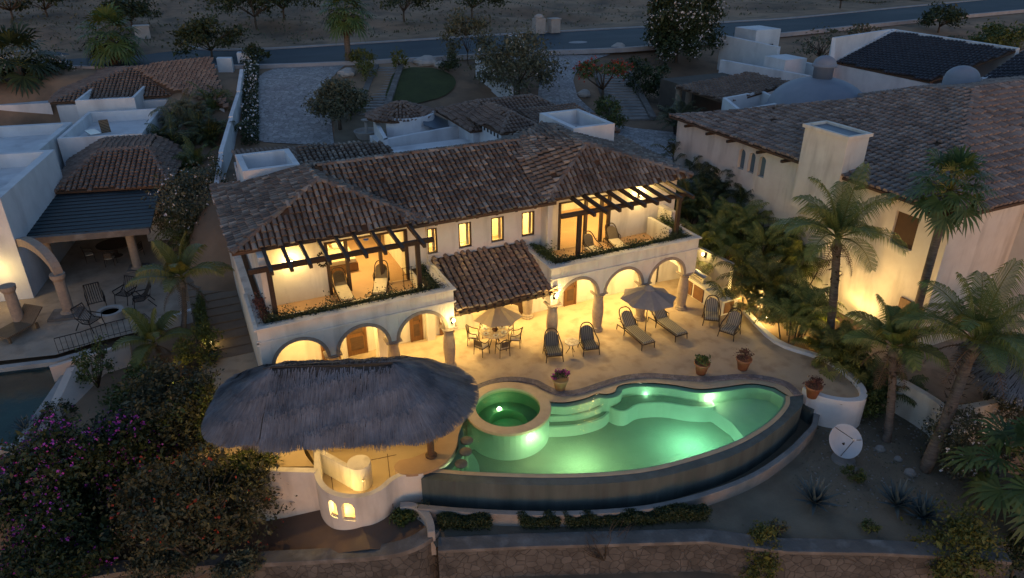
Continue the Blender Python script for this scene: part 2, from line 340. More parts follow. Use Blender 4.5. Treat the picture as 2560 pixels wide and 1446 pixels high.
def tiles(mb,poly,down,tw=.25,tl=.33,rad=.098,shrink=.02,seg=5,jit=1.0):
    P=[Vector(p) for p in poly]; n=Vector((0,0,0))
    for i in range(len(P)): n+=(P[i]-P[0]).cross(P[(i+1)%len(P)]-P[0])
    n.normalize(); n=n if n.z>0 else -n
    d=Vector(down); d=(d-n*d.dot(n)).normalized(); e=n.cross(d); o=P[0]
    q=[((p-o).dot(e),(p-o).dot(d)) for p in P]
    x0=min(a for a,b in q); x1=max(a for a,b in q); y0=min(b for a,b in q); y1=max(b for a,b in q)
    nx=int((x1-x0)/tw)+1; tw=(x1-x0)/max(nx,1); A=[math.pi*k/seg for k in range(seg+1)]
    for i in range(nx):
        cx=x0+(i+.5)*tw; off=random.uniform(-.05,.05)*jit
        j=0
        while True:
            lo=y1+.03-j*tl+off; cy=lo-tl*.6
            if cy<y0-tl: break
            j+=1
            if not inpoly(cx,min(cy,y1-.02),q): continue
            if random.random()<.004*jit: continue
            jx=random.gauss(0,.010)*jit; jr=random.gauss(0,.022)*jit; r1=rad*random.uniform(.93,1.07); r0=r1*.84; L=tl*1.12
            lift=random.uniform(.0,.012)*jit
            vs=[]
            for (yy,r,h) in ((lo,r1,.050+lift),(lo-L,r0,.0)):
                for t in A:
                    x=cx+jx+jr*(yy-lo+.2)+r*math.cos(t); z=h+r*.85*math.sin(t)
                    vs.append(o+e*x+d*yy+n*(z*1.25+.01))
            m=seg+1; fs=[(k,k+1,m+k+1,m+k) for k in range(seg)]+[tuple(range(m))[::-1]]
            mb.add(vs,fs)
def ridge(mb,a,b,r=.13,L=.42):
    a=Vector(a); b=Vector(b); d=b-a; n=max(1,int(d.length/L)); d.normalize(); st=(b-a)/n; e=d.cross(Vector((0,0,1))).normalized(); u=e.cross(d)
    for i in range(n):
        p=a+st*i; q=p+st*1.1; vs=[]; rr=r*random.uniform(.92,1.08); jz=random.uniform(0,.02); je=e*random.gauss(0,.015)
        for (c,ra,h) in ((p,rr,.03),(q,rr*.85,.0)):
            for k in range(7):
                t=math.pi*k/6; vs.append(c+je+e*ra*math.cos(t)+u*(ra*.9*math.sin(t)+h+jz-.02))
        mb.add(vs,[(k,k+1,8+k,7+k) for k in range(6)]+[tuple(range(7))])
def deck(mb,poly,th=.12,drop=.035):
    P=[Vector(p) for p in poly]; n=Vector((0,0,0))
    for i in range(len(P)): n+=(P[i]-P[0]).cross(P[(i+1)%len(P)]-P[0])
    n.normalize(); n=n if n.z>0 else -n; k=len(P)
    up=(P[1]-P[0]).cross(P[2]-P[0]).dot(n)>0
    if not up: P=P[::-1]
    t=[p-n*drop*.2 for p in P]; b=[p-Vector((0,0,th)) for p in P]
    mb.add(t+b,[tuple(range(k)),tuple(range(2*k-1,k-1,-1))]+[(i,i+k,(i+1)%k+k,(i+1)%k) for i in range(k)])
# ---------------------------------------------------------------- foliage
def rv():
    z=random.uniform(-1,1); t=random.uniform(0,2*math.pi); r=math.sqrt(1-z*z); return Vector((r*math.cos(t),r*math.sin(t),z))
def leaf(mb,p,s,dr=None,asp=.45):
    d=dr or rv(); e=d.orthogonal(); e.rotate(Matrix.Rotation(random.uniform(0,6.28),3,d)); e.normalize(); w=s*asp
    mb.add([p-d*s*.5,p+e*w*.5,p+d*s*.5+Vector((0,0,-s*.12)),p-e*w*.5],[(0,1,2,3)])
def cloud(mb,c,rad,n,s,clumps=26,spread=.24,low=-.5,flower=None,nf=0,fs=.12,asp=.5,shell=.55):
    c=Vector(c); cl=[]
    for _ in range(clumps):
        v=rv()
        while v.z<low: v=rv()
        k=random.uniform(shell,1.0); cl.append((Vector((v.x*rad[0]*k,v.y*rad[1]*k,v.z*rad[2]*k)),random.uniform(.6,1.3)))
    mr=sum(rad)/3
    for _ in range(n):
        q,g=random.choice(cl); o=Vector((random.gauss(0,1)*rad[0],random.gauss(0,1)*rad[1],random.gauss(0,1)*rad[2]*.8))*spread*g*.75
        leaf(mb,c+q+o,s*random.lognormvariate(-.05,.38),asp=asp)
    if flower is not None:
        for _ in range(nf):
            q,g=random.choice(cl); o=rv()*mr*spread*g*1.3; u=q.normalized()*mr*spread*.7; p=c+q+o*.8+u
            for _k in range(random.randint(1,4)): leaf(flower,p+rv()*fs*.5,fs*random.uniform(.4,1.15),asp=.8)
def limbs(mb,base,c,rad,n=7,r=.12):
    base=Vector(base); c=Vector(c); fork=base.lerp(c,.45)+Vector((random.uniform(-.1,.1),random.uniform(-.1,.1),0))
    mb.tube([base,base.lerp(fork,.5)+rv()*.05,fork],[r,r*.85,r*.75],7)
    for _ in range(n):
        v=rv(); v.z=abs(v.z)*.8+.1; e=c+Vector((v.x*rad[0],v.y*rad[1],v.z*rad[2]*.9))*.85; m=fork.lerp(e,.5)+rv()*.15*rad[0]
        mb.tube([fork,m,e],[r*.55,r*.33,r*.1],5)
def bush(name,label,cat,base,rad,n,s,m,group=None,fl=None,flm=None,nf=0,fs=.12,h=None,tr=.06,clumps=26,spread=.24,asp=.5,low=-.6,nl=6,extra=None):
    base=Vector(base); t=thing(name,label,cat,base,0,group); h=h if h is not None else rad[2]*.85; c=base+Vector((0,0,h))
    a=MB(); F=MB() if fl else None
    cloud(a,c,rad,n,s,clumps,spread,low,F,nf,fs,asp)
    if extra:
        for (dx,dy,dz,er,en) in extra: cloud(a,c+Vector((dx,dy,dz)),er,en,s,max(8,clumps//2),spread,low,F,nf//3,fs,asp)
    a.build('crown',m,t)
    if fl: F.build(fl,flm,t)
    b=MB(); limbs(b,base-Vector((0,0,.1)),c,rad,nl,tr); b.build('trunk' if rad[2]>.9 else 'stem',bark,t,True)
    return t
def frond(mb,st,base,az,el,L,droop,wid=.55,n=26,twist=0,lw=.035):
    d=Vector((math.cos(az)*math.cos(el),math.sin(az)*math.cos(el),math.sin(el))); p=Vector(base); pts=[p.copy()]; N_=12
    for i in range(N_):
        d=(d+Vector((0,0,-droop/N_*(.35+1.3*i/N_)))).normalized(); p=p+d*L/N_; pts.append(p.copy())
    st.tube(pts,[.028*(1-.8*i/N_)*L/2.5+.004 for i in range(N_+1)],4,False)
    for i in range(n*2):
        t=.14+.86*(i/(n*2)); f=t*N_; k=min(int(f),N_-1); q=pts[k].lerp(pts[k+1],f-k); dd=(pts[k+1]-pts[k]).normalized()
        sd=dd.cross(Vector((0,0,1)));  sd=sd.normalized() if sd.length>.01 else Vector((1,0,0)); s=1 if i%2 else -1
        ll=1.12*wid*(math.sin(math.pi*min(1,t*.85+.12))**.6)*random.uniform(.85,1.12)
        o=(sd*s*.85+dd*(.35+.6*t)+Vector((0,0,.10))).normalized(); m=q+o*ll*.55; e=m+(o*.7+Vector((0,0,-.95))).normalized()*ll*.5; ww=dd*lw
        mb.add([q-ww*.5,q+ww*.5,m+ww*.6,m-ww*.6,e],[(0,1,2,3),(3,2,4)])
def feather_palm(label,base,top,L=2.6,nf=20,m=None,group=None,r=.16,droop=1.5,wid=.6,ragged=True,name='coconut_palm',elmax=84,elmin=20):
    base=Vector(base); top=Vector(top); t=thing(name,label,'palm',base,0,group); a=MB(); st=MB()
    nf=int(nf*.72)
    for i in range(nf):
        az=i*2.39996+random.uniform(-.3,.3); k=i/nf; el=R(elmax-k**.8*(elmax-elmin)); frond(a,st,top+Vector((0,0,.05)),az,el,L*random.uniform(.85,1.1),droop*random.uniform(.75,1.25),wid*1.15,n=46,lw=.036)
    a.build('fronds',m or palmleaf,t); st.build('frond_stems',palmleaf_y,t)
    dd=MB()
    for i in range(4): frond(dd,dd,top-Vector((0,0,.12)),i*1.7+base.x,R(random.uniform(-35,5)),L*random.uniform(.55,.8),1.9,wid*.6,n=16,lw=.03)
    dd.build('dead_fronds',deadfrond,t)
    tk=MB(); N_=14; pts=[]; rs=[]
    for i in range(N_+1):
        u=i/N_; p=base.lerp(top,u); bend=(base-top); p.x+=math.sin(u*math.pi)*.12; pts.append(p); rs.append(r*(1.35-.5*u) if u<.25 else r*(1.15-.15*u)+(.02 if i%2 else 0))
    rs[-2]=r*1.5; rs[-1]=r*.8; pts[0]=pts[0]-Vector((0,0,.3)); rs=[v*.8 for v in rs]; tk.tube(pts,rs,9); tk.build('trunk',trunk_m,t,True)
    if ragged:
        b=MB(); hgt=(top-base).length
        for _ in range(70):
            u=1-abs(random.gauss(0,.25)); u=max(.15,u); p=base.lerp(top,u); v=rv(); v.z=0; v=v.normalized() if v.length>.01 else Vector((1,0,0)); q=p+v*r*1.0; e=q+(v*.9+Vector((0,0,random.uniform(-.4,.9))))*random.uniform(.12,.30); w2=Vector((-v.y,v.x,0))*.05
            b.add([q-w2,q+w2,e+Vector((0,0,.02)),e],[(0,1,2,3)])
        b.build('leaf_bases',deadfrond,t)
    return t
def fan(mb,st,c,az,el,L,fr=.75,nb=22,droop=.4):
    d=Vector((math.cos(az)*math.cos(el),math.sin(az)*math.cos(el),math.sin(el))); mid=Vector(c)+d*L*.55; d2=(d+Vector((0,0,-droop*.5))).normalized(); e=mid+d2*L*.45
    st.tube([c,mid,e],[.022,.016,.012],4,False); d3=(d2+Vector((0,0,-droop))).normalized(); side=d3.cross(Vector((0,0,1))); side=side.normalized() if side.length>.01 else Vector((1,0,0)); up=side.cross(d3)
    for k in range(nb):
        t=R(-125+250*k/(nb-1)); o=(d3*math.cos(t)+side*math.sin(t)+up*(.12 if k%2 else .0)).normalized(); l=fr*random.uniform(.85,1.1)*(1-.25*abs(t)/2.2); wv=(side*math.cos(t)-d3*math.sin(t))*fr*.062
        m=e+o*l*.62; tip=e+(o*l)+Vector((0,0,-.22*l)); mb.add([e-wv*.15,e+wv*.15,m+wv+up*.01,m-wv,tip],[(0,1,2,3),(3,2,4)])
def fan_palm(label,base,top,L=1.1,fr=.8,nf=30,m=None,group=None,r=.17,skirt=True,name='fan_palm',elmin=-35,nb=20):
    base=Vector(base); top=Vector(top); t=thing(name,label,'palm',base,0,group); a=MB(); st=MB()
    for i in range(nf):
        k=i/nf; fan(a,st,top,i*2.39996,R(82-k*(82-elmin)),L*random.uniform(.85,1.15),fr*random.uniform(.85,1.1),nb,.25+.5*k)
    a.build('fronds',m or fanleaf,t); st.build('frond_stems',palmleaf_y,t)
    tk=MB(); pts=[base.lerp(top,i/8) for i in range(9)]; pts[0]=pts[0]-Vector((0,0,.3)); tk.tube(pts,[r*1.3,r*1.1]+[r]*6+[r*.8],10); tk.build('trunk',trunk_m,t,True)
    if skirt:
        b=MB(); s2=MB()
        for i in range(26): fan(b,b,top-Vector((0,0,.1+.012*i)),i*2.4+.3,R(-55-random.uniform(0,25)),L*.5,fr*.55,10,.6)
        b.build('dead_skirt',deadfrond,t)
    return t
def areca(label,base,h,spread,n=26,m=None,group=None,L=1.7,cat='palm',name='areca_palm'):
    base=Vector(base); t=thing(name,label,cat,base,0,group); a=MB(); st=MB(); tk=MB()
    for i in range(n):
        v=Vector((random.gauss(0,spread[0]*.45),random.gauss(0,spread[1]*.45),0)); hh=h*random.uniform(.35,1)*(1-.25*min(1,v.length/max(spread))); p=base+v
        tk.tube([base+v*.7-Vector((0,0,.1)),p+Vector((0,0,hh*.6))],[.04,.03],5)
        for k in range(5): frond(a,st,p+Vector((0,0,hh*.6)),random.uniform(0,6.28),R(random.uniform(25,75)),L*random.uniform(.7,1.15),random.uniform(1.2,2.0),.42,15,lw=.05)
    a.build('fronds',m or midleaf,t); st.build('frond_stems',palmleaf_y,t); tk.build('trunk',bark,t); return t
def agave(label,base,r,n=34,group=None):
    base=Vector(base); t=thing('agave',label,'plant',base,0,group); a=MB()
    for i in range(n):
        az=i*2.39996; k=i/n; el=R(78-62*k); L=r*random.uniform(.85,1.1); d=Vector((math.cos(az)*math.cos(el),math.sin(az)*math.cos(el),math.sin(el))); s=d.cross(Vector((0,0,1))).normalized(); u=s.cross(d); w_=r*.07
        p0=base+Vector((0,0,.08)); m1=p0+d*L*.4; tip=p0+d*L+Vector((0,0,-.06*k*L))
        a.add([p0-s*w_*.8,p0-u*w_*.25,p0+s*w_*.8,m1-s*w_,m1-u*w_*.35,m1+s*w_,tip],[(0,1,4,3),(1,2,5,4),(3,4,6),(4,5,6)])
    a.build('leaves',agave_m,t); b=MB(); b.lathe([(.02,0),(r*.12,.02),(r*.1,.16),(.02,.2)],base,8); b.build('core',agave_m,t); return t

def curved_wall(mb,path,th,z0,z1,ops=(),step=.07):
    """wall along a smooth path, thickness to the left; ops (s0,s1,za,zspring) are arched openings by arc length"""
    P=[Vector((p[0],p[1])) for p in path]; S=[0]
    for i in range(1,len(P)): S.append(S[-1]+(P[i]-P[i-1]).length)
    n=int(S[-1]/step); cuts=sorted(set([S[-1]*k/n for k in range(n+1)]+[v for o in ops for v in o[:2]])); pts=[]
    for s in cuts:
        i=max(0,min(len(P)-2,next((k for k in range(len(S)-1) if S[k+1]>=s),len(P)-2))); pts.append(P[i].lerp(P[i+1],(s-S[i])/max(1e-6,S[i+1]-S[i])))
    Lf=offset([tuple(p) for p in pts],th)
    def zb(s,o): r=(o[1]-o[0])/2; u=(s-(o[0]+o[1])/2)/r; return o[3]+r*math.sqrt(max(0,1-u*u))
    for i in range(len(pts)-1):
        a,b,c,d=pts[i],pts[i+1],Lf[i+1],Lf[i]; mid=(cuts[i]+cuts[i+1])/2; o=next((o for o in ops if o[0]<mid<o[1]),None)
        def blk(b0,b1,t0,t1): mb.hexa([(*a,b0),(*b,b1),(*c,b1),(*d,b0)],[(*a,t0),(*b,t1),(*c,t1),(*d,t0)])
        if o is None: blk(z0,z0,z1,z1)
        else:
            blk(z0,z0,o[2],o[2]); blk(zb(cuts[i],o),zb(cuts[i+1],o),z1,z1)
GZ=-1.25
# ================================================================ TERRAIN, STREET, HILL
def sm(a,b,x): t=max(0,min(1,(x-a)/(b-a))); return t*t*(3-2*t)
def gz(x,y):
    def hump(x,y): return .35*math.sin(x*.21+1)*math.sin(y*.17)+.2*math.sin(x*.53+y*.4)
    back=3.35+2.35*sm(50,68,y)
    mid=-2.6+(back+2.6)*sm(31,41,y)
    rgt=-1.7+1.6*sm(17,20,y)+3.3*sm(27,40,y)+(back-3.35)
    lft=-.35+3.2*sm(50,58,y)+3.0*sm(68,73,y)
    z=mid
    z=z+(rgt-z)*sm(22.2,24.2,x)
    z=z+(lft-z)*(1-sm(-2,1.0,x))
    fr=-1.75 if y>16 else -1.75-4.4*sm(0,1.2,(16.6-y)*.8-(x-5)*.32-1.2)
    if y<17.5: z=min(z,fr) if x<24 else z
    if y<12: z=min(z,-4.6)
    if x<6 and y<25: z=min(z,-2.6)-2.6*sm(0,1.2,(19.0-y)-(x-2)*.35-.4)*(1 if x<5.2 else 0)
    if y>79: z+= .055*(y-79)+ hump(x,y)*sm(80,90,y)+ (5*sm(100,190,y))
    return z
def TG(px,py,off=0.0,z=4.5):
    for _ in range(14):
        p=T(px,py,z); z=z*.4+.6*(gz(p.x,p.y)+off)
    return T(px,py,z)
def gridmesh(xs,ys,f):
    mb=MB(); n=len(xs); vs=[(x,y,f(x,y)) for y in ys for x in xs]
    mb.add(vs,[(j*n+i,j*n+i+1,(j+1)*n+i+1,(j+1)*n+i) for j in range(len(ys)-1) for i in range(n-1)]); return mb
xs=[-90+4*i for i in range(17)]+[-24+1.0*i for i in range(100)]+[78+5*i for i in range(40)]
ys=[-10+3*i for i in range(6)]+[7+1.0*i for i in range(90)]+[98+5*i for i in range(50)]
struct('ground',gridmesh(xs,ys,gz),hill_m,True)
# street with kerbs on both sides, bulging at the turning circle on the left
near=T2(5.9,(-60,175),(130,167),(330,170),(640,165),(900,155),(1300,132),(1585,120),(1850,95),(2100,70),(2350,45),(2620,20))
far=T2(5.9,(-60,150),(115,125),(230,112),(330,103),(420,108),(500,127),(640,128),(900,113),(1300,88),(1600,72),(1850,57),(2000,47),(2250,22),(2480,0),(2640,-18))
nr=[tuple(p) for p in spline(near,5)]; fa=[tuple(p) for p in spline(far,5)]
mb=MB().sheet(nr+fa[::-1],z=5.98); struct('street',mb,asphalt)
for nm,pth,sd,h_ in (('kerb',fa,1,6.12),('kerb',nr,-1,6.05)):
    mb=MB().wallpath(pth,.45,5.6,h_,side=sd); struct(nm,mb,kerb_m)
bank=[(p[0],p[1]) for p in offset(fa,.4)]; bank2=[(p[0],p[1]) for p in offset(fa,7)]
mb=MB()
for i in range(len(bank)-1):
    a,b,c,d=bank[i],bank[i+1],bank2[i+1],bank2[i]
    mb.add([(*a,6.08),(*b,6.08),(*c,gz(*c)+.05),(*d,gz(*d)+.05)],[(0,1,2,3)])
struct('verge',mb,hill_m,True)
mb=MB(); 
for (px,py) in ((1445,106),): mb.lathe([(0.01,.012),(.75,.012),(.78,.0)],(*T(px,py,5.99).to_2d(),5.99),20,sx=1.4)
tag(mb.build('manhole_cover',kerb_m),'pale round manhole cover set in the dark street','manhole')
# driveways, lawn, courtyard
def zd(x,y): return gz(x,y)+.06
dr=[TG(x,y).to_2d() for x,y in ((622,355),(620,262),(635,215),(655,185),(700,168),(870,160),(840,185),(815,220),(828,300),(836,365))]
def drape(poly,off,step=1.2):
    mb=MB(); x0=min(p[0] for p in poly); x1=max(p[0] for p in poly); y0=min(p[1] for p in poly); y1=max(p[1] for p in poly)
    ny=int((y1-y0)/step)+1
    # scanline strips following the terrain
    rows=[]
    for j in range(ny+1):
        y=y0+(y1-y0)*(j/ny)*.998+.001; xsn=[]
        for i in range(len(poly)):
            a,b=poly[i],poly[(i+1)%len(poly)]
            if (a[1]>y)!=(b[1]>y): xsn.append(a[0]+(y-a[1])*(b[0]-a[0])/(b[1]-a[1]))
        xsn.sort(); rows.append((y,xsn[:1]+xsn[-1:]))
    for j in range(ny):
        (ya,xa),(yb,xb)=rows[j],rows[j+1]
        if len(xa)<2 or len(xb)<2: continue
        n=8
        for k in range(n):
            f=lambda xx,t:xx[0]+(xx[1]-xx[0])*t
            q=[(f(xa,k/n),ya),(f(xa,(k+1)/n),ya),(f(xb,(k+1)/n),yb),(f(xb,k/n),yb)]
            mb.add([(p[0],p[1],gz(*p)+off) for p in q],[(0,1,2,3)])
    return mb
struct('driveway',drape(dr,.05),cobble)
d2=[TG(x,y).to_2d() for x,y in ((1330,133),(1585,120),(1450,165),(1432,200),(1445,245),(1490,285),(1560,320),(1750,340),(1770,400),(1560,420),(1340,330),(1345,240),(1350,190))]
struct('driveway',drape(d2,.07),cobble)
lawnp=[tuple(p) for p in spline([TG(x,y).to_2d() for x,y in ((995,178),(1060,170),(1120,185),(1140,210),(1115,240),(1040,262),(968,255),(972,215))],5,True)]
struct('lawn',drape(lawnp,.09,.6),lawn_m)
ct=[TG(x,y).to_2d() for x,y in ((835,270),(905,270),(960,270),(1010,330),(960,380),(835,380))]
struct('courtyard',drape(ct,.04),soil)
# stairs with stone borders up to the street
def stairs(name,a,b,wd,n,za,zb,m,lab):
    a=Vector(a); b=Vector(b); d=(b-a); L=d.length; d.normalize(); s=Vector((-d.y,d.x)); t=thing(name,lab,'stairs',(a.x,a.y,za)); mb=MB()
    for i in range(n):
        p=a+d*L*i/n; q=a+d*L*(i+1)/n; z=za+(zb-za)*(i+1)/n
        mb.hexa([(*(p-s*wd/2),z-.8),(*(q-s*wd/2),z-.8),(*(q+s*wd/2),z-.8),(*(p+s*wd/2),z-.8)],[(*(p-s*wd/2),z),(*(q-s*wd/2),z),(*(q+s*wd/2),z),(*(p+s*wd/2),z)])
    mb.build('steps',m,t)
    for k in (-1,1):
        e=MB(); o=s*k*(wd/2+.28); e.wallpath([tuple(a+o),tuple((a+b)/2+o),tuple(b+o)],.5,[za-.8,(za+zb)/2-.8,zb-.8],[za+.25,(za+zb)/2+.25,zb+.25]); e.build('stone_border',stonecap_m,t)
    return t
a_,b_=TG(925,290,.05),TG(972,168,.05); stairs('garden_stairs',a_.to_2d(),b_.to_2d(),1.7,18,a_.z,b_.z,concrete_d,'long straight stone garden stairs beside the round lawn')
a_,b_=TG(1585,300,.05),TG(1530,185,.05); stairs('garden_stairs',a_.to_2d(),b_.to_2d(),2.6,16,a_.z,b_.z,concrete_d,'wide stone stairs below the red flowering tree')
# ================================================================ PATIO, POOL
cop_out=[(8.3,22.8),(8.9,23.2),(9.6,23.4),(10.4,23.45),(11.2,23.2),(11.9,22.6),(12.15,22.0),(12.5,21.45),(13.2,21.25),(14.3,21.3),(15.4,21.3),(16.5,21.0),(17.6,20.3),(18.6,19.7),(20.0,19.25),(21.0,18.6),(21.5,17.8),(21.35,16.95)]
co=[tuple(p) for p in spline([Vector(p) for p in cop_out],4)]; ci=offset(co,-.33); 
back_in=[(11.5,21.2),(12.2,20.75),(13.1,20.62),(13.75,20.7),(14.1,20.5),(14.5,20.5),(14.9,20.8),(15.8,20.62),(16.9,19.95),(17.8,19.15),(18.7,18.85),(20.1,18.5),(20.75,17.85)]
front_w=[(20.85,17.1),(20.3,16.6),(18.9,16.0),(17.0,15.62),(15.0,15.6),(12.6,15.9),(9.9,16.9),(7.4,18.2),(6.1,19.0)]
left_w=[(5.75,19.15),(6.55,19.25),(7.2,19.85),(7.5,20.6),(7.7,21.4),(8.3,22.2)]
bw=[tuple(p) for p in spline([Vector(p) for p in back_in],4)]; fw=[tuple(p) for p in spline([Vector(p) for p in front_w],4)]; lw=[tuple(p) for p in spline([Vector(p) for p in left_w],4)]
wpoly=bw+fw+lw[1:]+[(9.8,22.3)]
rim_out=[(21.5,17.0),(20.9,16.45),(20.1,16.12),(18.9,15.7),(17.0,15.28),(15.0,15.22),(12.5,15.55),(9.75,16.55),(7.2,17.87),(5.45,18.95)]
ro=[tuple(p) for p in spline([Vector(p) for p in rim_out],4)]
pool=thing('swimming_pool','large curved infinity swimming pool glowing green in front of the villa patio','pool',(13,18.5,-1.7))
mb=MB(); mb.prism(wpoly,-1.72,-1.5); mb.build('pool_floor',poolplaster,pool)
mb=MB(); mb.wallpath(bw+fw+lw[1:],.25,-1.7,-.075,side=-1); mb.build('pool_wall',poolplaster,pool)
# rim and outside face of the infinity edge
fo=[p for p in fw]; rr=ro
mb=MB(); k=min(len(fo),len(rr)); poly=fo+[(5.75,19.15)]+rr[::-1]; mb.prism(poly,-1.75,-.03)
mb.build('infinity_wall',poolwall_m,pool)
mb=MB().wallpath(fo+[(5.9,19.1)],.17,-.03,-.012,side=-1); mb.build('rim_cap',lip_m,pool)
# lip and brick coping round the back
mb=MB(); kk=next(i for i,p in enumerate(ci) if p[0]>11.45); lp=ci[kk:]+[fw[0]]+bw[::-1]; mb.sheet(lp,z=-.02); mb.sheet(ci[:kk+1]+[(9.95+1.70*math.cos(R(a)),21.33+1.70*math.sin(R(a))) for a in range(14,166,6)],z=-.022); 
mb.build('plaster_lip',lip_m,pool)
mb=MB(); mb.wallpath(co,.33,-.3,.05,side=-1); mb.build('coping',coping_m,pool,bevel=.015)
arc=[(9.95+1.62*math.cos(R(a)),21.33+1.62*math.sin(R(a))) for a in range(165,362,8)]; wat=bw+fw+lw[1:-2]+arc
mb=MB(); mb.sheet(wat,z=-.055); mb.build('water',poolwater,pool)
# shelves, bench, steps under water
mb=MB(); mb.prism([(17.75,19.3),(18.7,19.05),(20.2,18.7),(20.95,18.0),(21.05,17.1),(20.4,16.5),(18.9,15.85),(17.6,15.55),(17.9,16.4),(18.1,17.3),(18.0,18.3),(17.6,18.9)],-1.5,-.62)
mb.build('shallow_shelf',poolplaster,pool)
bench=offset(bw[14:40],.0)
bp=[(14.3,20.9),(15.0,21.1),(16.2,21.0),(17.2,20.1),(18.1,19.4),(18.1,18.4),(17.2,18.75),(16.3,19.5),(15.3,19.85),(14.55,19.7),(14.2,19.95),(14.1,20.4)]
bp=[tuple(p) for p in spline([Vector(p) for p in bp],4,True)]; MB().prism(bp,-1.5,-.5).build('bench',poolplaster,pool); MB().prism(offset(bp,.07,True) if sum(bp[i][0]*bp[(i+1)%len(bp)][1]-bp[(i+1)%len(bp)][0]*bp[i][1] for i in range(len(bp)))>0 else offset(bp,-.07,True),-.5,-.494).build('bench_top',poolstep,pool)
for z,pts in ((-.20,((1384,1018),(1440,1013),(1482,1002),(1497,990))),(-.46,((1376,1044),(1445,1039),(1500,1022),(1516,1002))),(-.74,((1369,1070),(1440,1066),(1505,1048),(1530,1022),(1536,1004)))):
    q=[T(x,y,z-.03).to_2d() for x,y in pts]; p=[(11.52,21.2)]+[tuple(v) for v in spline(q,5)]+[(14.0,20.95),(12.6,21.1)]
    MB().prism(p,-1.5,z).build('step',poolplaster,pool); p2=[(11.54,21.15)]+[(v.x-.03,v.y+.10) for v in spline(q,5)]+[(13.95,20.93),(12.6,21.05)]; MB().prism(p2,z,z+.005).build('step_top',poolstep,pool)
# bar shelf with round curb
p=[(5.9,19.0),(7.35,18.2)]+[(6.2+1.75*math.cos(R(a)),20.0+1.9*math.sin(R(a))) for a in range(-45,60,10)]+[(7.3,21.5),(6.8,20)]
MB().prism(p,-1.5,-.78).build('bar_shelf',poolplaster,pool)
# spa
spa=thing('spa','round raised spa with stone rim at the corner of the green pool','spa',(9.85,20.95,-1.6))
S=(9.95,21.33,-.30)
MB().lathe([(1.68,-1.6),(1.68,.24),(1.32,.24)],S,48,cap=False).build('outer_wall',poolplaster,spa)
MB().lathe([(1.30,.2),(1.30,.40),(1.74,.40),(1.74,.27),(1.68,.25)],S,48,cap=False).build('rim',lip_m,spa,bevel=.01)
MB().lathe([(0.02,-.75),(.75,-.75),(.77,-.35),(1.31,-.33),(1.31,.39)],S,48,cap=False).build('basin',mat('spa_plaster',(.17,.27,.18),(.12,.20,.13),.8,1),spa)
MB().sheet([(S[0]+1.305*math.cos(R(7.5*k)),S[1]+1.305*math.sin(R(7.5*k))) for k in range(48)],z=-.02).build('water',spawater,spa); MB().lathe([(.01,.05),(.07,.045),(.09,0)],(9.95,22.2,-.60),12).build('lamp_lens',bulb,spa); lamp('POINT',(9.95,21.85,-.34),5,(.3,1,.4),.08,spa)
for (x,y) in ((9.15,20.55),(10.7,20.55),(9.95,22.25)): MB().lathe([(.01,.05),(.06,.05),(.07,0)],(x,y,-.63),10).build('jet',whitemetal,spa)
MB().lathe([(.01,.02),(.16,.02),(.18,0)],(9.95,20.95,-1.04),14).build('floor_drain',lip_m,spa)
# brick ring round the back of the spa sits on the patio side
# patio slab
pat_out=[(-.9,22.0),(-.9,34),(1.0,36),(23.9,36),(24.2,23.4),(23.5,20.6),(24.2,18.9),(24.4,17.8),(23.9,16.0),(23.3,15.55),(22.3,15.75),(21.55,16.9)]
pe=pat_out+co[::-1]+[(8.3,22.3),(7.7,21.4)]
edge=[(5.3,23.6),(2.2,22.2)]
patio=MB(); patio.sheet(pat_out[:-1]+[(21.5,16.95)]+co[::-1]+[(7.9,22.3),(7.2,22.6),(2.0,24.0),(-.9,24.0)][0:],z=0.0)
struct('patio',patio,patio_m)
t=thing('retaining_wall','white curved retaining wall under the right corner of the patio','wall',(23,16,-1.7))
pth=[(24.25,23.4),(23.55,20.6),(24.25,18.9),(24.42,17.8),(24.1,16.3),(23.4,15.5),(22.6,15.6),(21.9,16.2),(21.6,16.9)]
MB().wallpath([tuple(p) for p in spline([Vector(p) for p in pth],4)],.28,-1.9,.16,side=-1).build('wall',stucco_cool,t,bevel=.02)
MB().box(21.45,21.62,16.75,17.05,-.4,.3).build('drain_pipe',whitemetal,t)
# catch basin
t=thing('catch_basin','dark overflow channel with low pale wall around the foot of the infinity pool','basin',(13,15.5,-1.9))
bo=offset(ro,.50); bi=offset(ro,-.05)
bo2=[(22.05,16.6)]+list(bo[2:])
MB().prism(list(ro)+bo2[::-1],-1.85,-1.62).build('channel_floor',mat('wet_dark',(.02,.022,.025),(.03,.03,.032),.35,3),t)
MB().wallpath(bo2,.22,-1.95,-.72,side=1).build('wall',concrete_d,t,bevel=.02)
MB().box(21.55,22.3,16.5,17.1,-1.9,-.55).build('overflow_box',poolwall_m,t)
# pool lamps
def poollamp(x,y,z,dx,dy,pw,col,lab,vis=True):
    col=(col[0]*.7+.25,1,col[2]*.75+.18); pw*=.52
    t=thing('pool_light',lab,'pool light',(x,y,z),math.atan2(dy,dx),'underwater pool lights')
    a=MB().lathe([(.01,.05),(.09,.045),(.115,0)],(0,0,0),16); me=a.v; M=Matrix.Translation((x,y,z))@rot(0,0,math.atan2(dy,dx))@rot(0,R(90),0)
    a.v=[tuple(M@Vector(v)) for v in a.v]; a.build('lens',bulb,t)
    b=MB().lathe([(.115,0),(.15,0),(.15,.03),(.115,.03)],(0,0,0),16); b.v=[tuple(M@Vector(v)) for v in b.v]; b.build('ring',whitemetal,t)
    L=math.hypot(dx,dy); lamp('POINT',(x+dx/L*.34,y+dy/L*.34,z-.12),pw,col,.14,t)
poollamp(10.1,19.63,-.27,.06,-1,20,(.66,1,.42),'bright underwater pool light on the wall of the round spa')
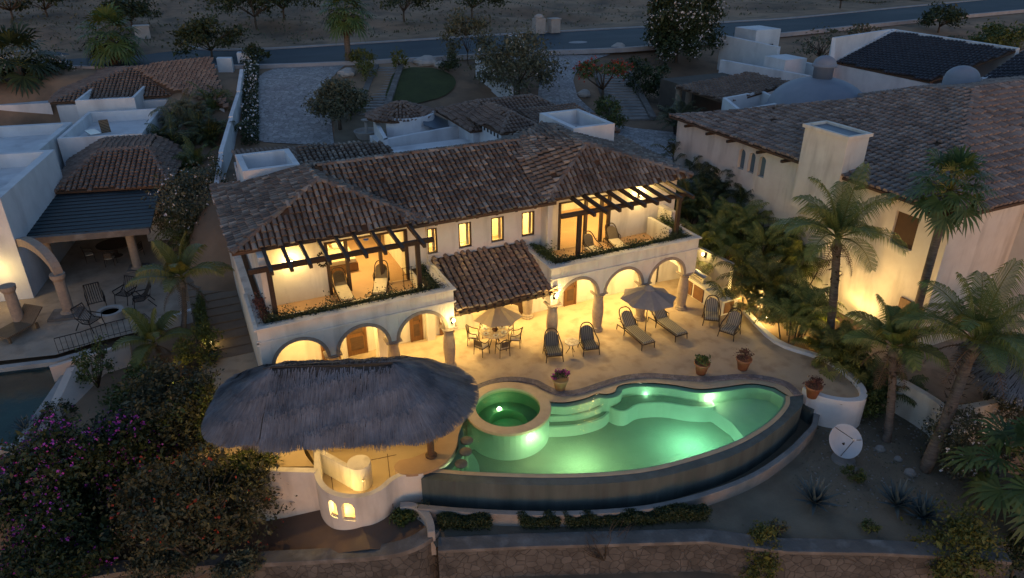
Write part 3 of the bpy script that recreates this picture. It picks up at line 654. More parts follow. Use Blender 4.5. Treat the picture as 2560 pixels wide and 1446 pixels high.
poollamp(17.95,19.02,-.22,.2,-1,30,(.66,1,.44),'bright underwater pool light at the bend of the back edge')
poollamp(15.9,20.55,-.33,.0,-1,10,(.40,1,.55),'underwater pool light below the chaise longues on the back edge')
poollamp(7.0,19.0,-1.0,1,-.1,90,(.50,1,.60),'underwater pool light low in the left corner by the bar')
poollamp(15.2,16.0,-1.0,-.1,1,185,(.24,1,.66),'underwater light added low on the infinity wall to even the deep end glow')  # added lamp, evens out the glow of the deep water
poollamp(10.8,16.9,-1.0,.3,1,130,(.7,1,.45),'underwater light added on the infinity wall to even the glow before the spa')  # also added, for an even glow across the pool
poollamp(6.45,19.3,-.5,.8,-.1,16,(.6,1,.3),'underwater pool light under the swim up bar counter')
# front garden, stone walls
g=MB().sheet([(5.0,19.2),(4.5,21.0),(26.2,21.0),(26.2,9.5)]+[tuple(T(px,py,GZ).to_2d()) for px,py in ((2440,1410),(2200,1375),(1960,1372),(1770,1352),(1300,1358),(1090,1368))],z=GZ)
struct('garden_soil',g,soil)
zc=-1.13
cap_c=[T(px,py,zc).to_2d() for px,py in ((1095,1360),(1300,1350),(1550,1343),(1765,1337),(1860,1350),(1965,1362),(2200,1366),(2380,1376),(2520,1388))]
pc=[tuple(p) for p in cap_c]
t=thing('stone_wall','long rubble stone retaining wall with pale cap along the bottom of the garden','wall',(12,14,-5))
MB().wallpath(pc,.50,-5.2,zc-.14).build('wall',stonewall_m,t)
MB().wallpath(pc,.60,zc-.14,zc).build('cap',stonecap_m,t,bevel=.02)
lzs=lambda px:max(-2.25,min(zc,zc-(1010-px)*.0032)); lgz=lambda x,y:max(-2.35,min(-1.24,-1.24+(x-3.2)*.36))
lp3=[T(px,py,lzs(px)) for px,py in ((-60,1500),(300,1420),(560,1402),(800,1390),(960,1378),(1030,1360),(1072,1335),(1082,1325))]
lp3=spline(lp3,4); lp_=[(p.x,p.y) for p in lp3]; lpz=[p.z for p in lp3]
t=thing('stone_wall','curved low stone wall around the lower left patio','wall',(2,19,-5))
MB().wallpath(lp_,.45,-5.2,[z-.12 for z in lpz]).build('wall',stonewall_m,t)
MB().wallpath(lp_,.55,[z-.12 for z in lpz],[z+.08 for z in lpz]).build('cap',stonecap_m,t,bevel=.02)
lowp=[tuple(p) for p in lp_]+[(6.2,19.3),(4.5,21.2),(-9,24.5)]
def clipx(P,x0,lo):
    out=[]
    for i in range(len(P)):
        a,b=P[i],P[(i+1)%len(P)]; ia=(a[0]>=x0)==lo; ib=(b[0]>=x0)==lo
        if ia: out.append(a)
        if ia!=ib: t=(x0-a[0])/(b[0]-a[0]); out.append((x0,a[1]+(b[1]-a[1])*t))
    return out
lm=MB(); lm.sheet(clipx(lowp,3.2,True),z=-1.24); lm.sheet(clipx(clipx(lowp,3.2,False),.12,True),zf=lgz); lm.sheet(clipx(lowp,.12,False),z=-2.349)
struct('lower_patio',lm,mat('lower_patio_clay',(.17,.11,.075),(.13,.085,.06),.75,.8,.2))
# white wing wall left of the basin
t=thing('garden_wall','small curved white wall between the lower patio and the hedge','wall',(6,18.4,-1.9))
wp=[T(px,py,-.8).to_2d() for px,py in ((1000,1262),(1030,1262),(1062,1280),(1075,1305),(1078,1330))]
MB().wallpath([tuple(p) for p in spline(wp,4)],.26,-1.9,-.8).build('wall',concrete,t,bevel=.02)
# ================================================================ THE VILLA
V=thing('villa','large white two storey villa with clay tile roofs and lit arcades above the pool','house',(11,30,0))
Yf=25.0
archesL=[(.42,2.45,0,2.05,True),(2.92,4.95,0,2.05,True),(5.42,7.45,0,2.05,True)]   # along X from 1.3
archesR=[(.45,2.45,0,2.05,True),(2.92,4.92,0,2.05,True),(5.40,7.40,0,2.05,True)]   # along X from 13.8
colsL=[3.985,6.485,8.95]; colsR=[14.02,16.485,18.96,21.45]
W=MB()
# upper part of arcades (from springing up), piers only at the left end
def arcade(mb,x0,x1,ops):
    wallpanel(mb,(x0,Yf),(x1,Yf),.42,2.05,3.86,[(a,b,2.05,2.05,True) for a,b,_,_,_ in ops])
arcade(W,1.3,9.17,archesL); arcade(W,13.8,21.9,archesR)
W.box(1.3,1.72,Yf,Yf+.42,0,2.05)
# side walls of the arcades
wallpanel(W,(9.17,25.42),(9.17,28.0),.40,2.05,3.86,[(.35,2.25,2.05,2.05,True)])
wallpanel(W,(13.8,28.0),(13.8,25.42),-.40 if False else .40,2.05,3.86,[(.35,2.25,2.05,2.05,True)])
W.box(8.77,9.17,27.67,28.0,0,2.05); 
W.box(1.3,1.62,25.42,36.5,0,3.86); W.box(21.58,21.9,25.42,28,2.05,3.86)
# ground floor back walls
wallpanel(W,(1.6,28.0),(21.9,28.0),.3,0,3.1,[(2.35,3.25,0,2.15,False),(3.5,4.4,0,2.2,False),(6.45,7.05,0,2.15,False),(7.9,8.6,0,2.15,False),(11.6,12.5,0,2.15,False),(14.6,15.3,0,2.2,False)])
# floor slabs / terrace floors
# upper walls
wallpanel(W,(1.9,28.0),(9.1,28.0),.28,3.2,6.15,[(2.75,6.35,3.2,5.65,False)])
wallpanel(W,(9.1,27.9),(15.0,27.9),.3,3.0,6.2,[(-.0+.02,.48,4.3,5.5,False),(1.5,2.12,4.3,5.5,False),(3.1,3.74,4.3,5.5,False),(4.66,5.32,4.3,5.5,False)])
wallpanel(W,(15.0,28.0),(22.6,28.0),.28,3.2,6.2,[(.75,3.7,3.2,5.65,False)])
W.box(1.9,2.15,28.28,36.5,3.1,6.1); W.box(22.3,22.6,28.28,36,3.1,6.15); W.box(1.6,22.6,35.9,36.2,0,6.1)
W.box(8.25,8.5,28.28,32,3.1,6.1); W.box(14.75,15.0,27.2,32,3.1,6.2); W.box(8.5,14.75,31.0,31.2,3.1,6.1); W.box(1.9,8.3,33.6,33.8,3.1,6.1); W.box(15,22.3,32.6,32.8,3.1,6.2)
W.box(1.9,2.2,26.6,28,3.2,6.05)   # left return wall of terrace
W.box(21.6,21.9,26.9,28,3.2,4.6)
W.box(6.2,6.95,26.6,27.25,0,3.0)     # pier inside left arcade
W.box(4.75,4.95,27.2,28,0,3.0)
W.build('wall',stucco,V,bevel=.012)
F2=MB(); F2.box(1.62,8.8,25.4,28.3,2.96,3.2); F2.box(14.2,21.6,25.4,28.3,2.96,3.2); F2.box(1.6,22.6,28.3,36,2.9,3.195); F2.box(1.6,22.6,28.3,36,-.1,.02)
F2.build('floor_slab',mat('terracotta_floor',(.42,.27,.16),(.34,.21,.13),.7,.7,.1),V)
Cl=MB(); Cl.box(1.95,22.3,28.3,35.9,6.02,6.14); Cl.box(9.1,13.8,26.2,28,2.98,3.05); Cl.build('ceiling',plaster_in,V)
# cornice and coping of the planters
for x0,x1,xr in ((1.22,9.25,0),(13.72,21.98,1)):
    K=MB(); K.box(x0,x1,24.93,25.0,3.28,3.36); K.box(x0-.02,x1+.02,24.90,25.14,3.86,3.93); K.box(x0,x0+.15,25.14,28.2,3.86,3.93); K.box(x1-.15,x1,25.14,27.9,3.86,3.93); K.box(x0,x0+.1,24.93,25.0,3.2,3.4); K.build('cornice',stucco,V,bevel=.01)
Pn=MB(); Pn.box(1.62,8.8,25.98,26.1,3.2,3.72); Pn.box(1.98,2.06,26.1,26.6,3.2,3.72); Pn.box(8.2,8.3,26.1,27.9,3.2,3.72); Pn.build('planter_wall',stucco,V,bevel=.01)
Pn=MB(); Pn.box(14.2,21.6,25.98,26.1,3.2,3.72); Pn.box(14.72,14.8,26.1,27.3,3.2,3.72); Pn.box(20.9,21.1,26.1,27.9,3.2,4.1); Pn.build('planter_wall',stucco,V,bevel=.01)
So=MB(); So.box(1.36,9.1,25.14,25.98,3.5,3.74); So.box(1.36,1.98,25.98,28,3.5,3.74); So.box(8.3,9.1,25.98,27.9,3.5,3.74); So.build('planter_soil',darksoil,V)
So=MB(); So.box(13.88,21.85,25.14,25.98,3.5,3.74); So.box(13.88,14.72,25.98,27.9,3.5,3.74); So.box(21.1,21.85,25.98,27.9,3.5,3.78); So.build('planter_soil',darksoil,V)
# arch mouldings
for x0,ops in ((1.3,archesL),(13.8,archesR)):
    for op in ops:
        m_=MB(); archtrim(m_,(x0,Yf),(x0+8,Yf),.42,[op],.13,.035,.2); m_.build('arch_trim',trimstone,V)
m_=MB(); archtrim(m_,(9.17,25.42),(9.17,28),.4,[(.35,2.25,0,2.05,True)],.12,.03,.2); m_.build('arch_trim',trimstone,V)
m_=MB(); archtrim(m_,(13.8,28),(13.8,25.42),.4,[(.33,2.23,0,2.05,True)],.12,.03,.2); m_.build('arch_trim',trimstone,V)
def column(x,y,s=1):
    prof=[(.30,0),(.30,.08),(.25,.12),(.27,.17),(.215,.21),(.215,.28),(.255,.7),(.27,1.05),(.245,1.45),(.205,1.72),(.20,1.76),(.235,1.78),(.22,1.83),(.24,1.88),(.33,1.97),(.34,1.99)]
    mb=MB().lathe(prof,(x,y,0),24); mb.box(x-.34,x+.34,y-.26,y+.26,1.99,2.06); mb.build('column',trimstone,V,False)
for o in []: pass
for x in colsL+colsR: column(x,Yf+.21)
column(9.0,27.8) if False else None
column(14.02,27.75)
# doors
def door(x0,x1,y,z0,z1,name='door',m=doorwood,pan=True):
    d=MB(); d.box(x0+.06,x1-.06,y-.02,y+.04,z0,z1-.06); o=d.build(name,m,V)
    f=MB(); f.box(x0,x0+.07,y-.05,y+.08,z0,z1); f.box(x1-.07,x1,y-.05,y+.08,z0,z1); f.box(x0+.07,x1-.07,y-.05,y+.08,z1-.08,z1); f.build('frame',doorwood,o)
    if pan:
        p=MB()
        for a,b in ((.12,.42),(.5,.92)): p.box(x0+.16,x1-.16,y-.035,y-.02,z0+(z1-z0)*a,z0+(z1-z0)*b)
        p.build('panel',deckwood,o,bevel=.008)
    h=MB().tube([(x1-.15,y-.06,z0+1.0),(x1-.15,y-.06,z0+1.12)],.015,6); h.build('handle',metal_d,o)
door(3.95,4.85,27.95,0,2.15); door(5.1,6.0,27.95,0,2.2); door(8.05,8.65,27.95,0,2.15); door(9.5,10.2,27.95,0,2.15); door(13.2,14.1,27.95,0,2.15); door(16.2,16.9,27.95,0,2.2)
# upstairs windows
def window(x0,x1,z0,z1,y):
    f=MB(); w_=.055
    f.box(x0,x0+w_,y+.02,y+.12,z0,z1); f.box(x1-w_,x1,y+.02,y+.12,z0,z1); f.box(x0+w_,x1-w_,y+.02,y+.12,z1-w_,z1); f.box(x0+w_,x1-w_,y+.02,y+.12,z0,z0+w_)
    o=f.build('window',wood,V); MB().box(x0+w_,x1-w_,y+.065,y+.072,z0+w_,z1-w_).build('pane',pane_m,o)
    MB().box(x0-.06,x1+.06,y-.05,y+.02,z0-.06,z0-.005).build('sill',stucco,o)
for a,b in ((9.12,9.58),(10.6,11.22),(12.2,12.84),(13.76,14.42)): window(a,b,4.3,5.5,27.9)
for a,b in ((9.12,9.58),(10.6,11.22),(12.2,12.84),(13.76,14.42)):
    for x0,x1 in ((a-.02,a+.14),(b-.14,b+.02)):
        c_=MB(); n=10; vs=[(x0+(x1-x0)*k/n,28.26+.03*math.sin(k*2.1),z) for z in (4.2,5.55) for k in range(n+1)]; c_.add(vs,[(k,k+1,k+n+2,k+n+1) for k in range(n)]); c_.build('curtain',cushion_plain,V,True)
# sliding glass doors
def slider(x0,x1,posts,z1,y=28.0):
    o=MB(); o.box(x0,x1,y-.0,y+.12,z1-.1,z1); 
    for p in posts: o.box(p-.07,p+.07,y-.02,y+.14,3.2,z1-.1)
    ob=o.build('glass_door_frame',wood,V); 
    ps=sorted(posts)
    for a,b in zip(ps[:-1],ps[1:]):
        if b-a>.4 and (a!=ps[1]): MB().box(a+.07,b-.07,y+.05,y+.06,3.22,z1-.1).build('pane',pane_m,ob)
slider(4.65,8.25,(4.72,5.55,7.0,8.18),5.65); slider(15.75,18.7,(15.82,17.3,18.2,18.63),5.65)
# -- roofs
def roof(name,faces,m,dk=deckwood,ridges=(),tw=.25,tl=.33,rad=.098,jit=1.0,parent=None,rr=.13):
    parent=parent or V; t_=MB(); 
    for poly,down in faces: tiles(t_,poly,down,tw,tl,rad*tw/.25,jit=jit)
    for a,b in ridges: ridge(t_,a,b,rr)
    o=t_.build(name,m,parent); d_=MB()
    for poly,down in faces: deck(d_,poly)
    d_.build('roof_deck',dk,o); return o
# left wing
e0,e1,yf=1.05,9.05,27.25; zl=6.15; aL=(5.0,29.6,7.85); rb=(5.0,31.9,7.85)
roof('roof',[([(e0,yf,zl),(e1,yf,zl),aL],(0,-1,0)),
  ([(e0,yf,zl),aL,rb,(2.3,34.1,6.69),(e0,36.2,zl)],(-1,0,0)),
  ([(e1,yf,zl),(e1,31,zl),(5.0,32.5,7.85),aL],(1,0,0)),
  ([(5.2,34.3,6.7),(5.4,37.2,7.25),(9.7,36.4,7.2),(10.2,34.2,6.7)],(0,-1,0))],tile,ridges=[((e0,yf,zl),aL),((e1,yf,zl),aL),(aL,rb)])
# main range
roof('roof',[([(8.2,27.05,6.1),(15.1,27.05,6.1),(17.3,31,8.0),(5.2,31,8.0)],(0,-1,0)),
  ([(5.2,31,8.0),(17.3,31,8.0),(17.3,35.5,6.5),(5.2,35.5,6.5)],(0,1,0))],tile,ridges=[((5.3,31,8.0),(17.3,31,8.0))])
# right wing
A_=(17.75,29.15,7.92); B_=(17.5,31.2,8.1); zr=6.2
roof('roof',[([(14.65,27.2,zr),(23.0,27.35,zr),A_],(0,-1,0)),
  ([(14.65,27.2,zr),A_,(14.3,29.6,7.45)],(-1,-.1,0)),([A_,B_,(15.4,31.3,8.04)],(-1,0,0)),([A_,(15.4,31.3,8.04),(14.3,29.6,7.45)],(-1,0,0)),([(15.4,31.3,8.02),(17.5,33.0,8.05),(15.5,35.8,6.5),(14.0,35.0,6.6)],(-1,.5,0)),([(15.4,31.3,8.03),B_,(17.5,33.0,8.09)],(0,1,0)),
  ([(23.0,27.35,zr),(23.6,35.3,zr),(17.5,33.0,8.1),B_,A_],(1,0,0)),
  ([(23.6,35.3,zr),(15.5,35.8,6.5),(17.5,33.0,8.1)],(0,1,0))],tile,ridges=[((14.65,27.2,zr),A_),((23.0,27.35,zr),A_),(A_,B_)])
# dining roof (lower)
roof('lower_roof',[([(9.22,24.95,2.82),(14.15,24.95,2.82),(13.78,27.86,4.05),(9.22,27.86,4.05)],(0,-1,0))],tile_warm,tw=.285,tl=.30)
Bm=MB()
for i in range(12): x=9.4+i*.4; Bm.box(x-.05,x+.05,24.9,27.86,2.60,2.68) if False else Bm.hexa([(x-.05,24.85,2.62),(x+.05,24.85,2.62),(x+.05,27.8,3.86),(x-.05,27.8,3.86)],[(x-.05,24.85,2.74),(x+.05,24.85,2.74),(x+.05,27.8,3.98),(x-.05,27.8,3.98)])
Bm.box(9.17,13.8,25.1,25.25,2.50,2.68); Bm.build('rafters',wood,V)
# pergolas: posts, beam, rafters
def pergola(px,bx0,bx1,rx,yb=26.0,zb=5.72,tip=25.15,y0=27.5):
    for p in px: MB().box(p-.09,p+.09,yb-.09,yb+.09,3.5,zb).build('post',wood,V,bevel=.012)
    MB().box(bx0,bx1,yb-.08,yb+.08,zb,zb+.2).build('beam',wood,V,bevel=.012)
    for x in rx:
        a=MB().hexa([(x-.065,tip,zb+.17),(x+.065,tip,zb+.17),(x+.065,y0,zb+.30),(x-.065,y0,zb+.30)],[(x-.065,tip,zb+.34),(x+.065,tip,zb+.34),(x+.065,y0,zb+.48),(x-.065,y0,zb+.48)]); a.build('rafter',wood,V,bevel=.01)
pergola((2.16,8.05),1.45,8.75,(2.2,2.92,3.62,4.33,5.03,5.75,6.5,7.22,8.1))
pergola((15.72,21.25),14.75,21.5,(16.0,16.65,17.32,17.98,18.68,19.36,20.05,20.72,21.38))
# corbels under main eave
for x in [9.3+.95*i for i in range(6)]: MB().box(x-.06,x+.06,27.1,27.9,5.93,6.03).build('corbel',wood,V)
# sconces: bracket, glass, light
def sconce(x,y,z,dx,dy,pw,parent=None,s=1.0):
    parent=parent or V; o=MB(); o.box(x-.05,x+.05,y-.05,y+.05,z-.12,z+.14); o.tube([(x,y,z-.05),(x+dx*.14,y+dy*.14,z-.1),(x+dx*.16,y+dy*.16,z)],.014,6); ob=o.build('wall_light',metal_d,parent)
    MB().lathe([(.03*s,0),(.065*s,.06),(.06*s,.14),(.03*s,.18)],(x+dx*.16,y+dy*.16,z),12).build('lamp_glass',lampglass,ob)
    lamp('POINT',(x+dx*.3,y+dy*.3,z+.12),pw,WARM,.06,parent)
sconce(1.52,24.96,1.62,0,-1,26); sconce(9.05,24.96,2.42,0,-1,30); sconce(13.98,24.96,2.48,0,-1,34)
sconce(3.25,27.96,5.0,0,-1,42); sconce(20.3,27.96,5.35,0,-1,52)
# ceiling downlights: rings with glowing discs and the lamps under them
def downlight(x,y,z,pw,sz=.5,sy=None,col=WARM,parent=None):
    parent=parent or V; o=MB().lathe([(.07,0),(.11,0),(.11,.02),(.07,.02)],(x,y,z-.02),14).build('ceiling_light',whitemetal,parent)
    MB().lathe([(.005,.012),(.07,.012)],(x,y,z-.02),14).build('lamp_glass',lampglass,o)
    lamp('AREA',(x,y,z-.05),pw,col,sz,parent,sizey=sy)
for x in (2.9,5.4,7.9): downlight(x,26.7,2.94,56,.5)
for x in (15.3,17.8,20.2): downlight(x,26.7,2.94,86,.5)
for x in (10.4,12.6): downlight(x,27.3,2.96,78,.5)
for x,y in ((3.6,30.8),(6.4,30.6)): downlight(x,y,6.0,100,.6)
for x in (9.6,11.5,13.4): downlight(x,29.6,6.0,95,.6)
for x,y in ((17.0,30.2),(20,30.4)): downlight(x,y,6.0,100,.6)
downlight(17.4,27.0,5.95,40,.3); downlight(6.2,27.0,5.9,32,.3)
# -- boxes (open skylight wells) on the roofs
def openbox(name,x0,x1,y0,y1,z0,z1,th,m=stucco_cool,skew=0,parent=None):
    b=MB(); b.wallpath([(x0,y0),(x1,y0),(x1,y1),(x0,y1)],th,z0,z1,closed=True,side=1); b.box(x0+th*.9,x1-th*.9,y0+th*.9,y1-th*.9,z0,z1-.75); return b.build(name,m,parent or V,bevel=.01)
openbox('skylight_well',2.45,5.05,34.1,37.1,5.5,7.25,.28); openbox('skylight_well',18.5,21.0,31.6,35.4,6.3,8.05,.3)
# -- rear of the house
roof('rear_roof',[([(2.6,38.0,5.9),(9.3,37.2,5.9),(9.3,44.8,4.9),(3.0,46.5,4.9)],(0,1,0))],tile_red,tw=.27)
RW=MB(); RW.box(2.8,9.2,36.2,44.6,3.0,4.75); RW.box(9.2,23.2,36.2,42.8,3.0,5.0)
RW.box(17.0,23.8,41.5,46.0,3.0,5.9); RW.box(17.4,19.5,38.2,41.6,5.0,6.45); RW.box(11.8,17.2,42.6,47.3,3.0,4.7)
wallpanel(RW,(11.6,42.9),(18.1,44.3),.25,3.0,5.5,()); wallpanel(RW,(12.4,48.3),(11.6,42.9),.25,3.0,5.5,())
for k in range(8):
    a0=math.pi*(.15+.85*k/8); a1=math.pi*(.15+.85*(k+1)/8); c=(14.4,47.0)
    p=(c[0]+1.9*math.cos(a0+math.pi),c[1]+1.7*math.sin(a0+math.pi)); q=(c[0]+1.9*math.cos(a1+math.pi),c[1]+1.7*math.sin(a1+math.pi)); wallpanel(RW,p,q,.2,4.2,6.0,())
RW.build('rear_wall',stucco_cool,V)
cone=[]; c=Vector((14.1,47.4,6.75)); ar=2.35
for k in range(12):
    a0=2*math.pi*k/12; a1=2*math.pi*(k+1)/12; p=Vector((c.x+ar*math.cos(a0),c.y+ar*.85*math.sin(a0),5.85)); q=Vector((c.x+ar*math.cos(a1),c.y+ar*.85*math.sin(a1),5.85)); m_=(p+q)/2-c; cone.append(([tuple(p),tuple(q),tuple(c)],(m_.x,m_.y,0)))
roof('round_roof',cone,tile_red,tw=.26)
roof('rear_roof',[([(16.6,41.0,5.9),(24.4,41.0,5.9),(22.4,44.0,7.0),(18.6,44.2,7.0)],(0,-1,0)),([(24.4,41.0,5.9),(24.6,47.2,5.9),(22.4,44.0,7.0)],(1,0,0)),([(16.6,41.0,5.9),(18.6,44.2,7.0),(16.6,47.4,5.9)],(-1,0,0)),([(16.6,47.4,5.9),(24.6,47.2,5.9),(22.4,44,7),(18.6,44.2,7)],(0,1,0))],tile_red,tw=.27,ridges=[((18.6,44.2,7.0),(22.4,44.0,7.0)),((16.6,41,5.9),(18.6,44.2,7.0))])
roof('rear_roof',[([(17.2,37.6,6.5),(19.9,37.6,6.5),(18.5,39.4,7.3)],(0,-1,0)),([(17.2,37.6,6.5),(18.5,39.4,7.3),(18.3,42.2,7.3),(16.9,42.4,6.5)],(-1,0,0)),([(19.9,37.6,6.5),(20.2,42.4,6.5),(18.3,42.2,7.3),(18.5,39.4,7.3)],(1,0,0))],tile_red,tw=.26,ridges=[((17.2,37.6,6.5),(18.5,39.4,7.3)),((19.9,37.6,6.5),(18.5,39.4,7.3)),((18.5,39.4,7.3),(18.3,42.2,7.3))])
roof('rear_roof',[([(19.6,36.0,6.3),(24.2,35.8,6.3),(24.0,41.0,6.9),(19.8,41.0,6.9)],(0,-1,0))],tile_red,tw=.27)
for i in range(6): MB().lathe([(.09,0),(.09,.03)],(0,0,0),10,0,2*math.pi).build('vent_hole',metal_d,V) if False else None
vh=MB()
for i in range(6): vh.cbox((17.385,38.6+.5*i,6.1),(.03,.17,.22))
vh.build('vent_openings',metal_d,V)
sk=MB().hexa([(14.9,45.0,5.55),(16.7,44.6,4.75),(17.3,46.6,5.15),(15.6,47.2,6.0)],[(14.9,45.0,5.65),(16.7,44.6,4.85),(17.3,46.6,5.25),(15.6,47.2,6.1)]); sk.build('skylight_hatch',glassy,V)
# ================================================================ PALAPA AND SWIM-UP BAR
ax0=Vector((1.45,22.73)); ax1=Vector((5.35,21.2)); axd=(ax1-ax0).normalized(); axn=Vector((-axd.y,axd.x))
def pal(u,s,out=0):
    """u 0..1 round the stadium, s 0 ridge .. 1 eave -> point"""
    L=(ax1-ax0).length; Rr=2.32; Pm=2*L+2*math.pi*Rr*1.1; q=u*Pm; h=math.pi*Rr*1.1
    if q<L: c=ax0+axd*q; o=-axn; k=1
    elif q<L+h: a=(q-L)/h*math.pi; c=ax1; o=-axn*math.cos(a)+axd*math.sin(a); k=1+.13*math.sin(a)
    elif q<2*L+h: c=ax1-axd*(q-L-h); o=axn; k=1
    else: a=(q-2*L-h)/h*math.pi; c=ax0; o=axn*math.cos(a)-axd*math.sin(a); k=(abs(math.cos(a))**3.4+abs(math.sin(a))**3.4)**(-1/3.4)*.9
    p=c+o*(Rr*k*s*(1+.012*math.sin(u*40))+.05); z=3.48-1.28*s**1.15+.025*math.sin(u*143)*s+.03*math.sin(u*61+s*9)*s+.035*math.sin(s*19+u*31)+out
    return Vector((p.x,p.y,z)),Vector((o.x,o.y,0))
P_=thing('palapa','long thatched palapa with a rounded end over the pool bar','palapa',(3,22,-.9))
mb=MB(); NU=120; NS=8; vs=[]
for i in range(NU):
    for j in range(NS+1): vs.append(pal(i/NU,j/NS)[0])
for i in range(NU):
    for j in range(NS): a=i*(NS+1)+j; b=((i+1)%NU)*(NS+1)+j; mb.f.append((a,a+1,b+1,b))
mb.v=[tuple(v) for v in vs]; o=mb.build('thatch_core',thatch_in,P_); md=o.modifiers.new('s','SOLIDIFY'); md.thickness=.12
mb=MB()
for _ in range(30000):
    u=random.random(); s=random.random()**.7; p,o=pal(u,s,random.uniform(.0,.055)); q,_o=pal(u+random.gauss(0,.0012),min(1.14,s+random.uniform(.12,.26)),random.uniform(-.01,.05))
    t=Vector((-o.y,o.x,0))*random.uniform(.008,.02); mb.add([p-t,p+t,q+t*.4,q-t*.4],[(0,1,2,3)])
for _ in range(9000):
    u=random.random(); p,o=pal(u,random.uniform(.93,1.05),-.0); d=o*random.uniform(.02,.16)+Vector((random.gauss(0,.02),random.gauss(0,.02),-random.uniform(.12,.38+.12*math.sin(u*90)))); t=Vector((-o.y,o.x,0))*random.uniform(.006,.016)
    mb.add([p-t,p+t,p+d+t*.3,p+d-t*.3],[(0,1,2,3)])
mb.build('thatch',thatch_m,P_)
mb=MB(); mb.tube([(*(ax0-axd*.3),3.48),(*ax0,3.54),(*(ax0.lerp(ax1,.5)),3.52),(*ax1,3.54),(*(ax1+axd*.2),3.46)],[.02,.03,.03,.03,.02],6); mb.build('ridge_pole',thatch_in,P_)
def post(x,y,z0,z1,r=.13):
    a=MB().tube([(x,y,z0),(x,y,(z0+z1)/2),(x,y,z1)],[r,r*.93,r*.9],12); a.lathe([(r*1.7,0),(r*1.7,.04),(r*1.1,.07)],(x,y,z0+.0),16); a.build('post',deckwood,P_)
pb=T(1078,1138,.14); post(pb.x,pb.y,.12,2.6); post(6.9,22.0,0,2.6);  post(.2,23.6,-.22,2.6); post(3.4,20.7,-.9,2.9) if False else None
mb=MB()
for k in range(14):
    p,o=pal(k/14,.15); q,_=pal(k/14,1.02); mb.tube([p-Vector((0,0,.2)),q-Vector((0,0,.16))],.04,6)
mb.build('rafters',deckwood,P_)
for x,y,pw in ((1.6,22.0,60),(4.4,20.9,75),(.4,22.8,40)):
    o=MB().lathe([(.05,.1),(.09,.0),(.02,.12)],(x,y,2.45),12).build('hanging_lamp',metal_d,P_); MB().lathe([(.005,-.03),(.05,0),(.04,.05)],(x,y,2.42),12).build('lamp_glass',lampglass,o); lamp('POINT',(x,y,2.3),pw,(1,.60,.17),.08,P_)
# bar: floors, walls, counter
B=thing('pool_bar','sunken bar terrace with curved white walls and counter beside the pool','bar',(3,20.5,-1.6))
tw=[tuple(T(x,y,.08).to_2d()) for x,y in ((786,1130),(785,1180),(795,1210),(822,1234),(865,1245),(915,1242),(955,1225),(985,1200),(1015,1188),(1058,1186))]
tws=[tuple(p) for p in spline([Vector(p) for p in tw],5)]
pit=[(2.12,24.2),(7.4,22.7),(7.75,21.4),(7.45,20.4),(6.9,19.5),(5.9,19.3)]+offset(tws,.1)[::-1]
f=MB(); f.prism(pit,-1.5,-.9); fo_=f.build('bar_floor',paver_lit,B)
j=MB()
for a,b in (((2.9,22.5),(2.6,20.4)),((5.0,21.8),(4.35,18.9)),((5.3,21.6),(3.6,21.8))): j.wallpath([a,b],.025,-.9,-.894)
j.build('floor_joints',deckwood,B)
ter=[(-1.6,24.1),(2.0,24.1),(2.05,22.2)]+[tuple(T(x,y,-.2).to_2d()) for x,y in ((785,1165),(700,1166),(585,1158))]+[(-1.7,22.6)]
MB().prism(ter,-.9,-.22).build('terrace_floor',paver_lit,B)
fw2=[tuple(T(x,y,.12).to_2d()) for x,y in ((520,1160),(600,1168),(700,1174),(790,1176))]
wf=MB().wallpath(fw2,.24,-3.0,.12); 
tw=[T(x,y,.08).to_2d() for x,y in ((786,1130),(785,1180),(795,1210),(822,1234),(865,1245),(915,1242),(955,1225),(985,1200),(1015,1188),(1058,1186))]
tw=[tuple(p) for p in tw]
ws=MB(); tws=[tuple(p) for p in spline([Vector(p) for p in tw],5)]
def near_s(px,py,z):
    q=T(px,py,z).to_2d(); best=(9,0); S=0
    for k in range(len(tws)-1):
        a=Vector(tws[k]); d=(a-q).length
        if d<best[0]: best=(d,S)
        S+=(Vector(tws[k+1])-a).length
    return best[1]
sa=near_s(864,1325,-.98); sb=near_s(818,1308,-.98)
curved_wall(ws,tws,.2,-1.9,.08,[(sb-.10,sb+.26,-.98,-.40),(sa-.23,sa+.23,-.98,-.40)])
ws.build('curved_wall',stucco,B)
wf.build('front_wall',stucco,B)
rc=T(897,1156,.1)
rw=MB(); rw.lathe([(.42,-.9),(.42,.1)],(rc.x,rc.y,0),28); rw.wallpath([(rc.x-.3,rc.y-.1),(tw[0][0]+.05,tw[0][1]+.35)],.18,-1.6,.02); rw.build('round_pillar',stucco,B,False,bevel=.015)
sh=MB().tube([(rc.x-.02,rc.y-.55,-.35),(rc.x-.05,rc.y-.62,-.5),(rc.x-.12,rc.y-.6,-1.1)],.012,6); sh.lathe([(.01,.05),(.06,.04),(.07,0)],(rc.x,rc.y-.52,-.33),12); sh.build('shower_head',steel,B)
cpts=[(985,1170),(997,1152),(1035,1143),(1075,1122),(1110,1080),(1140,1030),(1175,985),(1190,990),(1165,1040),(1148,1080),(1140,1118),(1115,1155),(1075,1178),(1030,1187),(1000,1184)]
cp=[tuple(p) for p in spline([T(x,y,.1).to_2d() for x,y in cpts],4,True)]
c_=MB(); c_.prism(offset(cp,.10 if sum(cp[i][0]*cp[(i+1)%len(cp)][1]-cp[(i+1)%len(cp)][0]*cp[i][1] for i in range(len(cp)))>0 else -.10,True),-1.5,0); c_.build('counter_base',stucco,B)
MB().prism(cp,0.0,.1).build('counter_top',mat('counter_top',(.46,.30,.16),(.38,.24,.13),.5,1.5,.1),B,bevel=.02)
